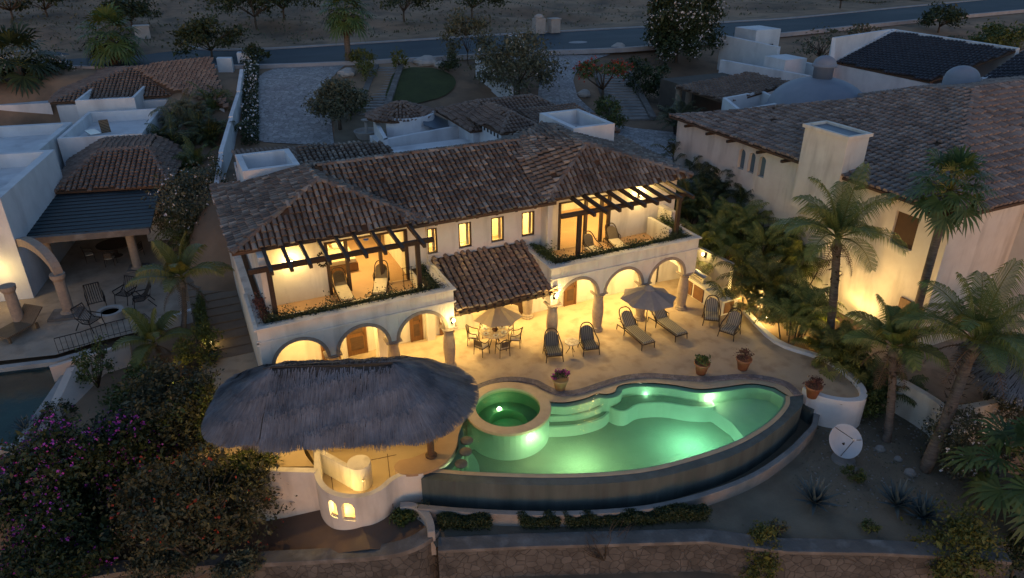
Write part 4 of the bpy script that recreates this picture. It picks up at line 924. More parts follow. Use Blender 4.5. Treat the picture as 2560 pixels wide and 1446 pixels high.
lamp('POINT',(2.9,19.6,-.55),16,WARM,.06,B); MB().lathe([(.03,0),(.06,.05),(.03,.12)],(2.62,20.1,-.75),10).build('wall_light',lampglass,B)
lamp('POINT',(2.75,19.5,-.6),14,WARM,.06,B)
# stools in the water
st0=None
for i,(px,py,lab) in enumerate(((1167,1099,'round concrete pool stool nearest the spa'),(1164,1127,'middle one of three round concrete pool stools'),(1153,1157,'round concrete pool stool nearest the infinity edge'))):
    if st0 is None:
        st0=thing('pool_stool',lab,'stool',(0,0,0),0,'concrete stools in the pool at the bar')
        MB().lathe([(.01,.0),(.20,.0),(.235,-.03),(.235,-.08),(.2,-.11),(.1,-.14)],(0,0,0),20).build('seat',mat('stool_stone',(.16,.15,.12),(.11,.10,.08),.8,6),st0,True); MB().lathe([(.09,-.8),(.08,-.12)],(0,0,0),12).build('pedestal',poolplaster,st0,True)
    p=T(px,py,.02); place(st0,i==0,(p.x,p.y,.02),0,lab)
# ================================================================ FURNITURE
def legset(t,pts,r,z1,m,splay=.0):
    for (x,y,z) in pts: MB().tube([(x*(1+splay),y*(1+splay),0),(x,y,z)],[r*.8,r],7).build('leg',m,t,True)
def make_armchair(cushion=cushion):
    t=thing('armchair','x','chair')
    fr=MB(); w_=.33
    # curved hoop: arms and back in one rattan hoop
    hoop=[(-w_,-.36,.52),(-w_-.03,-.1,.60),(-w_,.22,.70),(-w_+.06,.40,.93),(-.16,.50,1.06),(0,.52,1.09),(.16,.50,1.06),(w_-.06,.40,.93),(w_,.22,.70),(w_+.03,-.1,.60),(w_,-.36,.52)]
    fr.tube([tuple(p) for p in spline([Vector(p) for p in hoop],3)],.026,6)
    for s in (-1,1):
        fr.tube([(s*w_,-.36,.52),(s*w_,-.38,.3),(s*w_,-.38,.28)],.022,6); fr.tube([(s*w_,-.38,.28),(s*w_,.30,.26)],.024,6); fr.tube([(s*w_,.30,.26),(s*(w_-.05),.44,.80)],.02,6); fr.tube([(s*w_,-.36,.28),(s*(w_+.01),-.1,.42),(s*w_,.2,.28)],.012,5)
    fr.tube([(-w_,-.38,.28),(w_,-.38,.28)],.024,6); fr.tube([(-w_,.3,.26),(w_,.3,.26)],.02,6)
    fr.build('frame',rattan,t,True)
    legset(t,[(-w_,-.38,.29),(w_,-.38,.29),(-w_,.32,.28),(w_,.32,.28)],.024,.3,rattan,.1)
    s=MB(); s.box(-.30,.30,-.38,.28,.29,.42); s.build('seat_cushion',cushion,t,bevel=.04)
    bc=MB(); n=9; Mx=Matrix.Translation((0,.26,.40))@rot(R(-22),0,0)
    pr=[(-.27,0)]+[(.27*math.cos(math.pi-math.pi*k/n),.38+.24*math.sin(math.pi*k/n)) for k in range(n+1)]+[(.27,0)]
    vs=[(x,-.05,z) for x,z in pr]+[(x,.05,z) for x,z in pr]; k=len(pr)
    bc.add(vs,[tuple(range(k)),tuple(range(2*k-1,k-1,-1))]+[(i,i+k,(i+1)%k+k,(i+1)%k) for i in range(k)],Mx); bc.build('back_cushion',cushion,t,bevel=.02)
    return t
for cm_,grp,lst in ((cushion_slate,'slate striped armchairs by the side table',((1382,893,8,'dark striped rattan armchair left of the small round side table'),(1471,877,12,'dark striped rattan armchair right of the small round side table'))),(cushion,'pale striped armchairs at the right end of the patio',((1776,805,-12,'pale striped rattan armchair nearest the barbecue counter'),(1823,838,-38,'pale striped rattan armchair nearest the palms at the patio edge')))):
    arm=make_armchair(cm_)
    for i,(px,py,rz,lab) in enumerate(lst): p=T(px,py,.0); place(arm,i==0,(p.x,p.y,0),R(-25+rz),lab,1.08)['group']=grp
def make_chaise(cm,bm,name='chaise_longue'):
    t=thing(name,'x','lounger'); w_=.32; fr=MB()
    for s in (-1,1):
        fr.tube([(s*w_,-1.2,.30),(s*w_,.35,.30),(s*w_,.85,.26)],.026,6); fr.tube([(s*w_,.25,.34),(s*(w_+.03),.45,.58),(s*w_,.62,.62),(s*(w_-.02),.82,.60)],.022,6); fr.tube([(s*(w_+.02),.2,.3),(s*(w_+.06),.28,.56),(s*(w_+.05),.6,.58)],.02,6)
    fr.tube([(-w_,-1.2,.30),(w_,-1.2,.30)],.026,6); fr.tube([(-w_,.35,.3),(w_,.35,.3)],.02,6)
    hp=[(-w_,.3,.34),(-w_,.72,.78),(-.22,.92,1.0),(0,.96,1.04),(.22,.92,1.0),(w_,.72,.78),(w_,.3,.34)]
    fr.tube([tuple(p) for p in spline([Vector(p) for p in hp],3)],.027,6); fr.build('frame',rattan,t,True)
    legset(t,[(-w_,-1.15,.3),(w_,-1.15,.3),(-w_,.25,.3),(w_,.25,.3),(-w_,.85,.27),(w_,.85,.27)],.026,.3,rattan,.03)
    MB().box(-.30,.30,-1.2,.32,.325,.42).build('seat_cushion',cm,t,bevel=.035)
    n=9; Mx=Matrix.Translation((0,.30,.40))@rot(R(-44),0,0); pr=[(-.28,0)]+[(.28*math.cos(math.pi-math.pi*k/n),.50+.24*math.sin(math.pi*k/n)) for k in range(n+1)]+[(.28,0)]; k=len(pr)
    bc=MB().add([(x,-.04,z) for x,z in pr]+[(x,.04,z) for x,z in pr],[tuple(range(k)),tuple(range(2*k-1,k-1,-1))]+[(i,i+k,(i+1)%k+k,(i+1)%k) for i in range(k)],Mx); bc.build('back_cushion',bm,t,bevel=.02)
    return t
ch=make_chaise(cushion,cushion)
for i,(px,py,rz,lab) in enumerate(((1583,842,12,'striped chaise longue left of the round patio parasol'),(1662,822,14,'striped chaise longue right of the round patio parasol'))):
    p=T(px,py,.0); place(ch,i==0,(p.x,p.y,0),R(-25+rz+12),lab,1.05)['group']='striped chaise longues under the patio parasol'
ch2=make_chaise(cushion_plain,wicker,'rattan_lounger')
for i,(px,py,rz,lab) in enumerate(((858,740,20,'cream rattan lounger on the left balcony beside the plain wall'),(954,722,2,'cream rattan lounger in front of the open glass door of the left balcony'),(1538,620,12,'cream rattan lounger with tall back on the right balcony'))):
    p=T(px,py,3.2); place(ch2,i==0,(p.x,p.y,3.2),R(-22+rz),lab,.92)['group']='cream rattan loungers on the balconies'
ba=make_armchair()
for o in list(ba.children):
    if o.name.startswith('seat_cushion'): o.data.materials[0]=cushion_plain
    if o.name.startswith('back_cushion'): o.data.materials[0]=wicker
p=T(1480,640,3.2); place(ba,True,(p.x,p.y,3.2),R(5),'low rattan armchair beside the front post of the right balcony')
ot=thing('footstool','low rattan footstool with cream cushion on the right balcony','stool',(p.x+.35,p.y-.62,3.2),R(15)); 
MBo=MB(); M_=wmat(ot); MBo.M=M_; MBo.box(-.25,.25,-.22,.22,.22,.30); MBo.build('frame',rattan,ot); a=MB(M_); a.box(-.25,.25,-.22,.22,.30,.38); a.build('cushion',cushion_plain,ot,bevel=.03)
for sx in (-1,1):
    for sy in (-1,1): a=MB(M_); a.tube([(sx*.22,sy*.19,0),(sx*.22,sy*.19,.23)],.02,6); a.build('leg',rattan,ot)
# small side table
p=T(1428,885,0); t=thing('side_table','small round side table between the two striped armchairs','table',(p.x,p.y,0)); Z=(p.x,p.y,0)
MB().lathe([(.01,.62),(.33,.62),(.34,.64),(.33,.66),(.01,.66)],Z,28).build('tabletop',marble,t)
for k in range(3):
    a=2.1*k+.4; MB().tube([(p.x+.24*math.cos(a),p.y+.24*math.sin(a),0),(p.x+.08*math.cos(a),p.y+.08*math.sin(a),.3),(p.x+.18*math.cos(a),p.y+.18*math.sin(a),.62)],.016,6).build('leg',rattan,t)
# dining table, chairs
dc=T(1236,862,0); tc_=Vector((dc.x,dc.y,0))
t=thing('dining_table','round mosaic dining table under the tan parasol','table',tc_)
MB().lathe([(.01,.70),(.66,.70),(.68,.73),(.66,.76),(.01,.76)],tc_,40).build('tabletop',marble,t)
for k in range(4):
    a=math.pi/2*k+.5; MB().tube([(tc_.x+.4*math.cos(a),tc_.y+.4*math.sin(a),0),(tc_.x+.2*math.cos(a),tc_.y+.2*math.sin(a),.35),(tc_.x+.4*math.cos(a),tc_.y+.4*math.sin(a),.7)],.02,6).build('leg',metal_d,t)
b=thing('fruit_bowl','dark round bowl in the middle of the dining table','bowl',(tc_.x+.02,tc_.y-.05,.76))
MB().lathe([(.01,0),(.09,.0),(.15,.09),(.14,.09),(.08,.02)],b.location,18).build('bowl',fruit,b,True); mb=MB()
for k in range(9): q=Vector(b.location)+Vector((random.uniform(-.07,.07),random.uniform(-.07,.07),random.uniform(.08,.13))); mb.lathe([(.005,-.035),(.03,-.02),(.037,0),(.03,.02),(.005,.035)],q,8)
mb.build('fruit',redleaf,b,True)
for k in range(6):
    a=k*math.pi/3+.25; q=Vector((tc_.x+.47*math.cos(a),tc_.y+.47*math.sin(a),.76))
    pl=thing('place_setting',('place setting at the right end of the round dining table','place setting at the back right of the round dining table','place setting at the back left of the round dining table','place setting at the left end of the round dining table','place setting at the front left of the round dining table','place setting at the front right of the round dining table')[k],'plate',q,0,'plates laid round the dining table'); MB().lathe([(.01,.012),(.09,.012),(.13,.022),(.125,.008),(.01,.0)],q,16).build('plate',whitemetal,pl); MB().lathe([(.01,.02),(.05,.022),(.055,.014)],q+Vector((0,0,.004)),10).build('napkin',mat('napkin%d'%k,(.25,.14,.08),None,.9) if k==0 else MATS['napkin0'],pl)
def make_dchair():
    t=thing('dining_chair','x','chair'); fr=MB(); w_=.26
    fr.tube([tuple(p) for p in spline([Vector(v) for v in ((-w_,-.18,.66),(-w_-.02,.05,.68),(-w_+.03,.24,.80),(-.12,.31,.93),(0,.33,.95),(.12,.31,.93),(w_-.03,.24,.80),(w_+.02,.05,.68),(w_,-.18,.66))],3)],.02,6)
    for s in (-1,1): fr.tube([(s*w_,-.18,.66),(s*w_,-.22,.44)],.018,6); fr.tube([(s*(w_-.04),.22,.42),(s*(w_-.05),.26,.8)],.018,6)
    for k in range(5): x=-.15+.075*k; fr.tube([(x,.24,.45),(x,.31,.9)],.008,4)
    fr.tube([(-w_,-.22,.42),(w_,-.22,.42),(w_-.02,.22,.42),(-w_+.02,.22,.42),(-w_,-.22,.42)],.02,6); fr.build('frame',rattan,t,True)
    legset(t,[(-w_,-.22,.43),(w_,-.22,.43),(-w_+.03,.22,.43),(w_-.03,.22,.43)],.02,.4,rattan,.08)
    MB().box(-.24,.24,-.22,.2,.42,.49).build('seat_cushion',cushion_plain,t,bevel=.03); MB().cbox((0,.25,.68),(.36,.04,.30),rx=R(-8)).build('back_panel',wicker,t,bevel=.015); return t
dch=make_dchair(); labs=('dining chair at the right end of the round mosaic table','dining chair behind the round mosaic table on the house side','dining chair behind the round mosaic table, left of the other','dining chair at the left end of the round mosaic table','dining chair with its back to the thatched roof, left of its neighbour','dining chair on the pool side of the round mosaic table, right of its neighbour')
for k in range(6):
    az=R(-6+60*k-25); q=tc_+Vector((math.cos(az),math.sin(az),0))*.98; place(dch,k==0,(q.x,q.y,0),az-math.pi/2,labs[k])['group']='rattan chairs round the dining table'
def parasol(lab,base,r,hgt,rise,m,tilt=0,n=8,rz=0,table=False):
    t=thing('parasol',lab,'parasol',base,rz); z0=base[2]
    MB().tube([(base[0],base[1],z0),(base[0],base[1],z0+hgt+rise*.9)],.024,10).build('pole',wood,t)
    if not table: MB().lathe([(.30,0),(.31,.03),(.26,.07),(.08,.10),(.05,.22),(.03,.22)],base,20).build('base',mat('parasol_base',(.35,.27,.17),(.25,.18,.11),.7,4),t)
    Mx=Matrix.Translation((base[0],base[1],z0+hgt))@rot(R(tilt),0,rz); c_=MB(); K=5
    for i in range(n):
        a0=2*math.pi*i/n; a1=2*math.pi*(i+1)/n; vs=[]
        for jx in range(K+1):
            s=jx/K*.94+.06
            for u in (0,.5,1):
                a=a0+(a1-a0)*u; rr_=r*s*(1 if u!=.5 else .945*math.cos((a1-a0)/2)/math.cos(0)+.0); vs.append((rr_*math.cos(a),rr_*math.sin(a),rise*(1-s)**.95-.0-(.02*s if u==.5 else 0)))
        c_.add(vs,[(jx*3+u,(jx+1)*3+u,(jx+1)*3+u+1,jx*3+u+1) for jx in range(K) for u in (0,1)],Mx)
    o=c_.build('canopy',m,t); md=o.modifiers.new('s','SOLIDIFY'); md.thickness=.012
    v=MB(); v.M=Mx; v.lathe([(.02,rise+.10),(.10,rise+.06),(.26,rise-.05),(.27,rise-.09),(.25,rise-.10)],(0,0,0),8); v.build('vent_cap',m,t)
    for i in range(n):
        a=2*math.pi*i/n; rb=MB(Mx); rb.tube([(0,0,rise*.86),(r*.97*math.cos(a),r*.97*math.sin(a),-.02)],.012,5); rb.build('rib',wood,t)
    return t
pu=T(1612,838,0); parasol('large grey round parasol standing between the two striped chaise longues',(pu.x,pu.y,0),1.32,2.0,.55,canvas,0,8,R(22))
parasol('tan parasol through the round dining table beside the tiled lower roof',(tc_.x+.05,tc_.y-.12,.0),1.22,1.72,.5,mat('tan_canvas',(.40,.31,.21),(.36,.28,.19),.9,5),4,8,R(10),True)
# pots
def potted(lab,p,pm,lm,fl=None,flm=None,nf=0,s=1.0,tall=0):
    t=thing('potted_plant',lab,'plant pot',(p.x,p.y,p.z),0,'big flower pots round the pool')
    MB().lathe([(.20*s,0),(.30*s,.46*s),(.34*s,.47*s),(.35*s,.56*s),(.31*s,.565*s),(.29*s,.48*s),(.01,.47*s)],p,28).build('pot',pm,t,True)
    a=MB(); F=MB(); cloud(a,p+Vector((0,0,.66*s)),(.32*s,.32*s,.22*s+tall),420,.085,14,.3,-.2,F if fl else None,nf,.07); a.build('foliage',lm,t)
    if fl: F.build(fl,flm,t)
potted('pale pot of magenta flowers between the spa and the armchairs',T(1400,974,.0),palepot,darkleaf,'flowers',magenta,150)
potted('terracotta pot with green bush behind the middle of the pool',T(1752,934,.0),terracotta,midleaf)
potted('terracotta pot with reddish plant behind the right part of the pool',T(1856,923,.0),terracotta,redleaf,tall=.1)
potted('terracotta pot with dry dark plant at the far right end of the pool',T(2029,992,.0),terracotta,redleaf)
# barbecue counter
t=thing('barbecue_counter','white masonry barbecue counter with brown doors at the right end of the arcade','counter',(23.1,24.8,0))
b=MB(); b.box(22.75,23.5,24.9,26.9,0,.92); b.box(22.75,23.75,23.7,24.9,0,.80); b.build('counter',stucco,t,bevel=.02)
MB().box(22.70,23.8,23.62,24.93,.80,.86).build('worktop',plaster_in,t,bevel=.01); MB().box(22.7,23.55,24.93,26.95,.92,.98).build('worktop',plaster_in,t,bevel=.01)
for y0,y1,z in ((24.0,24.6,.68),(25.1,25.85,.8),(26.0,26.7,.8)): MB().box(22.70,22.76,y0,y1,.08,z).build('cabinet_door',fridge,t)
MB().box(22.9,23.5,23.68,23.71,.1,.7).build('cabinet_door',fridge,t)
t=thing('barbecue_grill','stainless steel barbecue grill with rounded lid on the white counter','grill',(23.1,25.9,.98))
MB().box(22.85,23.45,25.4,26.5,.98,1.08).build('firebox',steel,t,bevel=.01)
l_=MB(); pr=[(.28*math.cos(a),.26*math.sin(a)) for a in [math.pi*k/10 for k in range(11)]]; l_.add([(23.15+x,25.42,1.08+z) for x,z in pr]+[(23.15+x,26.48,1.08+z) for x,z in pr],[tuple(range(11)),tuple(range(21,10,-1))]+[(i,i+11,(i+1)%11+11,(i+1)%11) for i in range(11)]); l_.build('lid',steel,t)
MB().tube([(22.86,25.5,1.2),(22.82,25.5,1.22),(22.82,26.4,1.22),(22.86,26.4,1.2)],.012,6).build('handle',metal_d,t)
# low decorative wall with lamp beyond the grill
t=thing('garden_wall','cream wall behind the barbecue counter next to the palms','wall',(23.9,27,0)); MB().wallpath([(22.2,28.3),(24.3,28.1),(24.5,25.2)],.22,-.3,1.9).build('wall',stucco,t)
sconce(24.2,27.0,1.7,-1,0,9,t)
# balcony details: wreath on the wall, towel stand
t=thing('towel_stand','dark iron towel stand at the right end of the left balcony','stand',(7.85,27.4,3.2)); m_=MB()
for dx in (0,.38): m_.tube([(7.75+dx,27.35,3.2),(7.75+dx,27.35,4.15)],.014,6); m_.tube([(7.75+dx,27.15,3.2),(7.75+dx,27.55,3.2)],.014,6)
m_.build('uprights',metal_d,t)
for z in (3.5,3.8,4.12): MB().tube([(7.7,27.35,z),(8.2,27.35,z)],.012,6).build('rail',metal_d,t)
for x,lab in ((4.5,'dark metal wall ornament between the rafters of the left balcony'),(7.45,'round dark wall ornament behind the left balcony glass door')):
    t=thing('wall_ornament',lab,'ornament',(x,27.9 if x<5 else 30.9,5.0)); a=MB(); y=27.93 if x<5 else 31.0
    for k in range(16): an=k*.39; a.cbox((x+.2*math.cos(an),y-.03,4.95+.3*math.sin(an)),(.12,.02,.07),ry=-an)
    a.build('leaves',metal_d,t)
# bed seen through the left balcony door
t=thing('bed','white bed inside the lit room behind the left balcony','bed',(5.6,30.6,3.2)); MB().box(4.6,6.4,29.9,31.9,3.25,3.6).build('frame',doorwood,t); MB().box(4.65,6.35,29.95,31.7,3.6,3.82).build('mattress',cushion_plain,t,bevel=.05)
for x in (4.75,5.6): MB().box(x,x+.7,31.3,31.75,3.82,3.98).build('pillow',stucco,t,bevel=.05)
# plants in the planters
def planter(lab,path,m,nm='planter_shrub',n=900,w_=.36,hh=.22,z=3.80,fl=None,flm=None,s=.085):
    t=thing(nm,lab,'plants',(path[0][0],path[0][1],z)); a=MB(); F=MB(); L=[Vector(p) for p in path]
    for _ in range(n):
        k=random.randrange(len(L)-1); u=random.random(); p=L[k].lerp(L[k+1],u); hg=hh*(.55+.45*math.sin(p.x*3.1+p.y*2)+.4*math.sin(p.x*7.7)); q=Vector((p.x+random.gauss(0,w_*.45),p.y+random.gauss(0,w_*.45),z+abs(random.gauss(0,max(.03,hg))))); leaf(a,q,s*random.uniform(.6,1.5))
        if fl and random.random()<.05: leaf(F,q+Vector((0,0,.05)),s,asp=.8)
    a.build('foliage',m,t)
    if fl: F.build(fl,flm,t)
planter('trailing planter greenery along the front of the left balcony',[(1.7,25.55),(5,25.55),(8.9,25.55)],darkleaf,n=5200)
planter('rusty red shrub in the left side planter of the left balcony',[(1.68,25.6),(1.68,27.6)],redleaf,n=1300,w_=.22,hh=.22)
planter('dark hedge in the planter between the left balcony and the lower roof',[(8.72,25.7),(8.72,27.7)],darkleaf,n=2200,w_=.25,hh=.22)
planter('clipped planter hedge along the front of the right balcony',[(14.2,25.55),(18,25.55),(21.6,25.55)],darkleaf,n=6000,hh=.2)
planter('green hedge in the left side planter of the right balcony',[(14.25,25.7),(14.25,27.7)],midleaf,n=2600,w_=.28,hh=.26)
planter('leafy shrub in the right side planter of the right balcony',[(21.5,26.0),(21.5,27.6)],midleaf,n=1500,w_=.25,hh=.22,fl='flowers',flm=whiteflower)
# ================================================================ LEFT NEIGHBOUR
ML=Matrix.Translation((-7.1,48.3,0))@rot(0,0,R(-11))
def lw_(u,v,z=0): return ML@Vector((u,v,z))
N1=thing('neighbour_house','white flat roofed house with tiled pergola wing left of the villa','house',lw_(0,0))
def nb(name,m,fn,parent=N1,bevel=.012,**k):
    b=MB(ML); fn(b); return b.build(name,m,parent,bevel=bevel)
def pbox(b,x0,x1,y0,y1,z0,z1,th,rf=.55):  # box with parapet and sunk flat roof
    b.wallpath([(x0,y0),(x1,y0),(x1,y1),(x0,y1)],th,z0,z1,closed=True,side=1); b.box(x0+th*.95,x1-th*.95,y0+th*.95,y1-th*.95,z0,z1-rf)
nb('front_block',stucco_cool,lambda b:pbox(b,-9,.25,-7.8,1.0,0,5.5,.45,.8))
nb('middle_block',stucco_cool,lambda b:pbox(b,-9,-1.3,1.25,10.3,0,5.0,.4,.7))
nb('roof_terrace_block',stucco_cool,lambda b:pbox(b,-1.1,4.0,5.9,13.6,0,4.95,.25,.75))
nb('low_block',stucco_cool,lambda b:pbox(b,-2.1,2.0,14.7,20.5,0,5.6,.22,.5))
nb('room_wall',stucco_cool,lambda b:(b.box(.3,6.0,0.2,3.2,0,3.4),b.box(4.6,6.2,-1.2,.2,0,2.6)))
rw_=MB(); rw_.prism([tuple(T(x,y,4.9).to_2d()) for x,y in ((140,262),(425,246),(560,270),(530,175),(205,185))],2,4.8); rw_.build('rear_wall',stucco_cool,N1)
fw_=MB(); fw_.prism([tuple(T(x,y,4.4).to_2d()) for x,y in ((-80,268),(125,258),(125,250),(-80,258))],2.4,4.4); fw_.build('front_gate_wall',stucco_cool,N1)
roof('roof',[([lw_(.2,-.9,3.45),lw_(6.5,-1.2,3.45),lw_(4.9,3,4.7),lw_(2.1,3.0,4.7)],ML.to_3x3()@Vector((0,-1,0))),([lw_(6.5,-1.2,3.45),lw_(6.5,7,3.6),lw_(2.1,6.5,4.7),lw_(2.1,3.0,4.7),lw_(4.9,3,4.7)][:],ML.to_3x3()@Vector((1,0,0))) if False else ([lw_(6.5,-1.2,3.45),lw_(6.5,6.5,3.45),lw_(4.9,6,4.7),lw_(4.9,3,4.7)],ML.to_3x3()@Vector((1,0,0))),([lw_(.2,-.9,3.45),lw_(2.1,3.0,4.7),lw_(1.6,6,4.7),lw_(-.6,6,3.45)],ML.to_3x3()@Vector((-1,0,0))),([lw_(2.1,3.0,4.7),lw_(4.9,3,4.7),lw_(4.9,6,4.71),lw_(1.6,6,4.71)],ML.to_3x3()@Vector((1,0,0)))],tile_red,ridges=[(lw_(.2,-.9,3.45),lw_(2.1,3,4.7)),(lw_(6.5,-1.2,3.45),lw_(4.9,3,4.7)),(lw_(2.1,3,4.7),lw_(4.9,3,4.7))],tw=.3,parent=N1)
q=lambda x,y,z:tuple(T(x,y,z))
rA,rB,rC,rD,rE,rF=q(328,168,6.6),q(124,258,5.0),q(195,178,5.0),q(535,165,6.6),q(430,240,5.0),q(570,270,5.0)
roof('rear_roof',[([rB,rE,rA],ML.to_3x3()@Vector((0,-1,0))),([rB,rA,rC],ML.to_3x3()@Vector((-1,0,0))),([rA,rE,rF,rD],ML.to_3x3()@Vector((1,-.2,0)))],tile_red,ridges=[(rB,rA),(rE,rA),(rA,rD)],tw=.3,tl=.4,parent=N1)
# slatted pergola roof, columns and arch
nb('roof_slats',mat('slat_edge',(.012,.016,.022),None,.7,2),lambda b:[b.hexa([(-.1,y,z-.01),(6.2,y,z-.01),(6.2,y+.05,z-.01),(-.1,y+.05,z-.01)],[(-.1,y,z+.03),(6.2,y,z+.03),(6.2,y+.05,z+.03),(-.1,y+.05,z+.03)]) for k in range(11) for y,z in ((-6.1+.5*k,2.945+.0295*k*1.02+.01),)],bevel=0)
nb('slat_roof',slatroof,lambda b:b.hexa([(-.1,-6.3,2.86),(6.3,-6.6,2.86),(5.9,-.7,3.2),(-.1,-.7,3.2)],[(-.1,-6.3,2.94),(6.3,-6.6,2.94),(5.9,-.7,3.28),(-.1,-.7,3.28)]))
nb('pergola_beam',stonecap_m,lambda b:b.box(-.1,6.2,-6.7,-6.35,2.55,2.9))
def ncol(u,v,h,r=.24): nb('column',trimstone,lambda b:b.lathe([(r*1.5,0),(r*1.5,.12),(r,.2),(r*.95,h-.35),(r*1.3,h-.2),(r*1.35,h)],(u,v,0),18),bevel=0)
ncol(4.8,-5.3,2.55); ncol(.9,-6.0,2.55,.2)
nb('column_base',stonecap_m,lambda b:b.box(4.3,5.3,-5.8,-4.8,0,.12))
nb('archway',trimstone,lambda b:(wallpanel(b,(2.45,-10.25),(-.4,-6.9),.40,1.9,3.0,[(.35,4.05,1.9,1.9,True)][:0]) if False else [b.hexa([(2.45-2.85*(.5-.5*math.cos(t0))+dx_,-10.25+3.35*(.5-.5*math.cos(t0))+dy_,1.9+1.15*math.sin(t0)) for dx_,dy_,t0 in ((0,0,t),(0,0,t+.2),(.32,.27,t+.2),(.32,.27,t))],[(2.45-2.85*(.5-.5*math.cos(t0))*1.0+dx_,-10.25+3.35*(.5-.5*math.cos(t0))+dy_,1.9+1.15*math.sin(t0)+.42) for dx_,dy_,t0 in ((0,0,t),(0,0,t+.2),(.32,.27,t+.2),(.32,.27,t))]) for t in [math.pi*k/15.7 for k in range(15)]],))
for u,v in ((2.5,-10.05),(.6,-10.9),(-.3,-6.75)): ncol(u,v,2.2,.26)
nb('plinth',stonecap_m,lambda b:b.box(1.7,3.1,-10.8,-9.6,0,.1))
# floor, inner details
NF=MB(ML); NF.sheet([(-14,1),(-14,-14.1),(.7,-14.15),(3.0,-14.2),(4.6,-13.4),(6.2,-12.9),(6.9,-12.2),(9.0,-11.6),(9.0,1)],z=.0); struct('neighbour_terrace',NF,paverwarm)
t=thing('retaining_wall','white retaining wall between the neighbour terrace and the side passage','wall',lw_(9,-6)); b=MB(ML); b.wallpath([(7.2,-12.3),(8.9,-11.5),(9.1,-6),(8.9,-2),(8.6,3)],.25,-1,[.25,.3,.5,.8,1.2],side=0); b.build('wall',stucco_cool,t,bevel=.02)
t=thing('pool_wall','tall pale wedge shaped wall at the corner of the neighbour pool','wall',lw_(5,-17)); b=MB(ML)
b.wallpath([(3.4,-16.1),(6.3,-14.8)],.22,-2.6,.5,side=0); b.hexa([(3.7,-21.3,-2.6),(4.0,-21.3,-2.6),(4.35,-16.0,-2.6),(4.0,-16.0,-2.6)],[(3.7,-21.3,-.45),(4.0,-21.3,-.45),(4.35,-16.0,.3),(4.0,-16.0,.3)]); b.hexa([(4.36,-15.9,-2.6),(6.35,-15.0,-2.6),(6.9,-17.6,-2.6),(4.01,-21.2,-2.6)],[(4.36,-15.9,.42),(6.35,-15.0,.42),(6.5,-15.8,-1.3),(4.02,-21.2,-.6)]); b.build('wall',mat('pale_peach',(.62,.52,.44),(.55,.46,.39),.9,1,.2),t,bevel=.02)
np_=[(-14,-14.5),(.7,-14.5),(3.1,-14.5),(4.5,-13.9),(4.0,-16.0),(3.9,-17.5),(3.6,-20.9),(-14,-24)]
t=thing('neighbour_pool','dark blue swimming pool in front of the left neighbour terrace','pool',lw_(-3,-18)); b=MB(ML); b.prism(np_,-1.8,-1.5); b.build('pool_floor',mat('blue_plaster',(.14,.50,.58),(.11,.42,.50),.8,1),t)
b=MB(ML); b.wallpath(np_,.3,-1.8,-.02,closed=True,side=1 if False else -1); b.build('pool_wall',concrete,t); b=MB(ML); b.sheet(np_,z=-.22); b.build('water',darkwater,t)
t=thing('metal_railing','dark metal railing along the curved edge of the neighbour terrace','railing',lw_(5,-13)); path=[(3.1,-14.1),(4.1,-13.75),(5.0,-13.2),(5.7,-12.95),(6.6,-12.6),(7.2,-13.6)]
b=MB(ML); b.tube([(*p,.78) for p in path],.022,6); b.tube([(*p,.12) for p in path],.014,6); b.build('rail',metal_d,t); b=MB(ML)
pp=[Vector(p) for p in path]
for i in range(len(pp)-1):
    n_=max(2,int((pp[i+1]-pp[i]).length/.2))
    for k in range(n_): q=pp[i].lerp(pp[i+1],k/n_); b.tube([(q.x,q.y,0),(q.x,q.y,.78)],.012,4)
b.build('balusters',metal_d,t)
# fire pit and slatted chairs
fp=T(280,795,.0); t=thing('fire_pit','round stone fire pit between the black slatted chairs','fire pit',fp); MB().lathe([(.62,0),(.62,.42),(.42,.42),(.42,.30)],fp,28).build('ring',concrete,t); MB().lathe([(.01,.31),(.43,.31)],fp,20).build('fire_bed',soot,t)
def make_slat():
    t=thing('garden_chair','x','chair'); fr=MB()
    for s in (-1,1): fr.tube([(s*.33,-.45,.02),(s*.33,-.35,.42),(s*.33,.0,.40),(s*.33,.30,.62),(s*.30,.42,1.02)],.022,6); fr.tube([(s*.35,-.40,.62),(s*.35,.28,.62)],.024,6); fr.tube([(s*.33,-.35,.42),(s*.35,-.40,.62)],.018,6); fr.tube([(s*.33,.45,.02),(s*.33,.18,.42)],.02,6)
    fr.tube([(-.33,-.35,.42),(.33,-.35,.42)],.02,6); fr.tube([(-.31,.42,1.02),(.31,.42,1.02)],.022,6); fr.build('frame',metal_d,t)
    for nm,pts in (('seat_slats',[((-.28+.094*k,-.35,.42),(-.28+.094*k,.05,.40)) for k in range(7)]),('back_slats',[((-.27+.09*k,.05,.40),(-.27+.09*k,.42,1.02)) for k in range(7)])):
        b=MB(); [b.tube(p,.016,4) for p in pts]; b.build(nm,metal_d,t)
    return t
sl_=make_slat()
for i,(px,py,rz,lab) in enumerate(((245,770,35,'black slatted chair behind the fire pit on its left side'),(228,822,75,'low black slatted chair nearest the neighbour pool by the fire pit'),(322,752,-15,'black slatted chair behind the fire pit on its right side'),(362,765,-60,'black slatted chair half hidden by the palm beside the fire pit'))):
    p=T(px,py,0); place(sl_,i==0,(p.x,p.y,0),R(rz-25),lab,1.15)['group']='black slatted chairs round the fire pit'
t=thing('sun_bed','wide grey wooden sun bed with raised back on the left neighbour terrace','lounger',T(50,830,0)); M2=Matrix.Translation(T(48,832,0))@rot(0,0,R(-42))
b=MB(M2); b.box(-.55,.55,-1.0,.4,.28,.36); b.build('seat',teak,t,bevel=.01); b=MB(M2); b.cbox((0,.75,.62),(1.1,.95,.07),rx=R(38)); b.build('backrest',teak,t,bevel=.01)
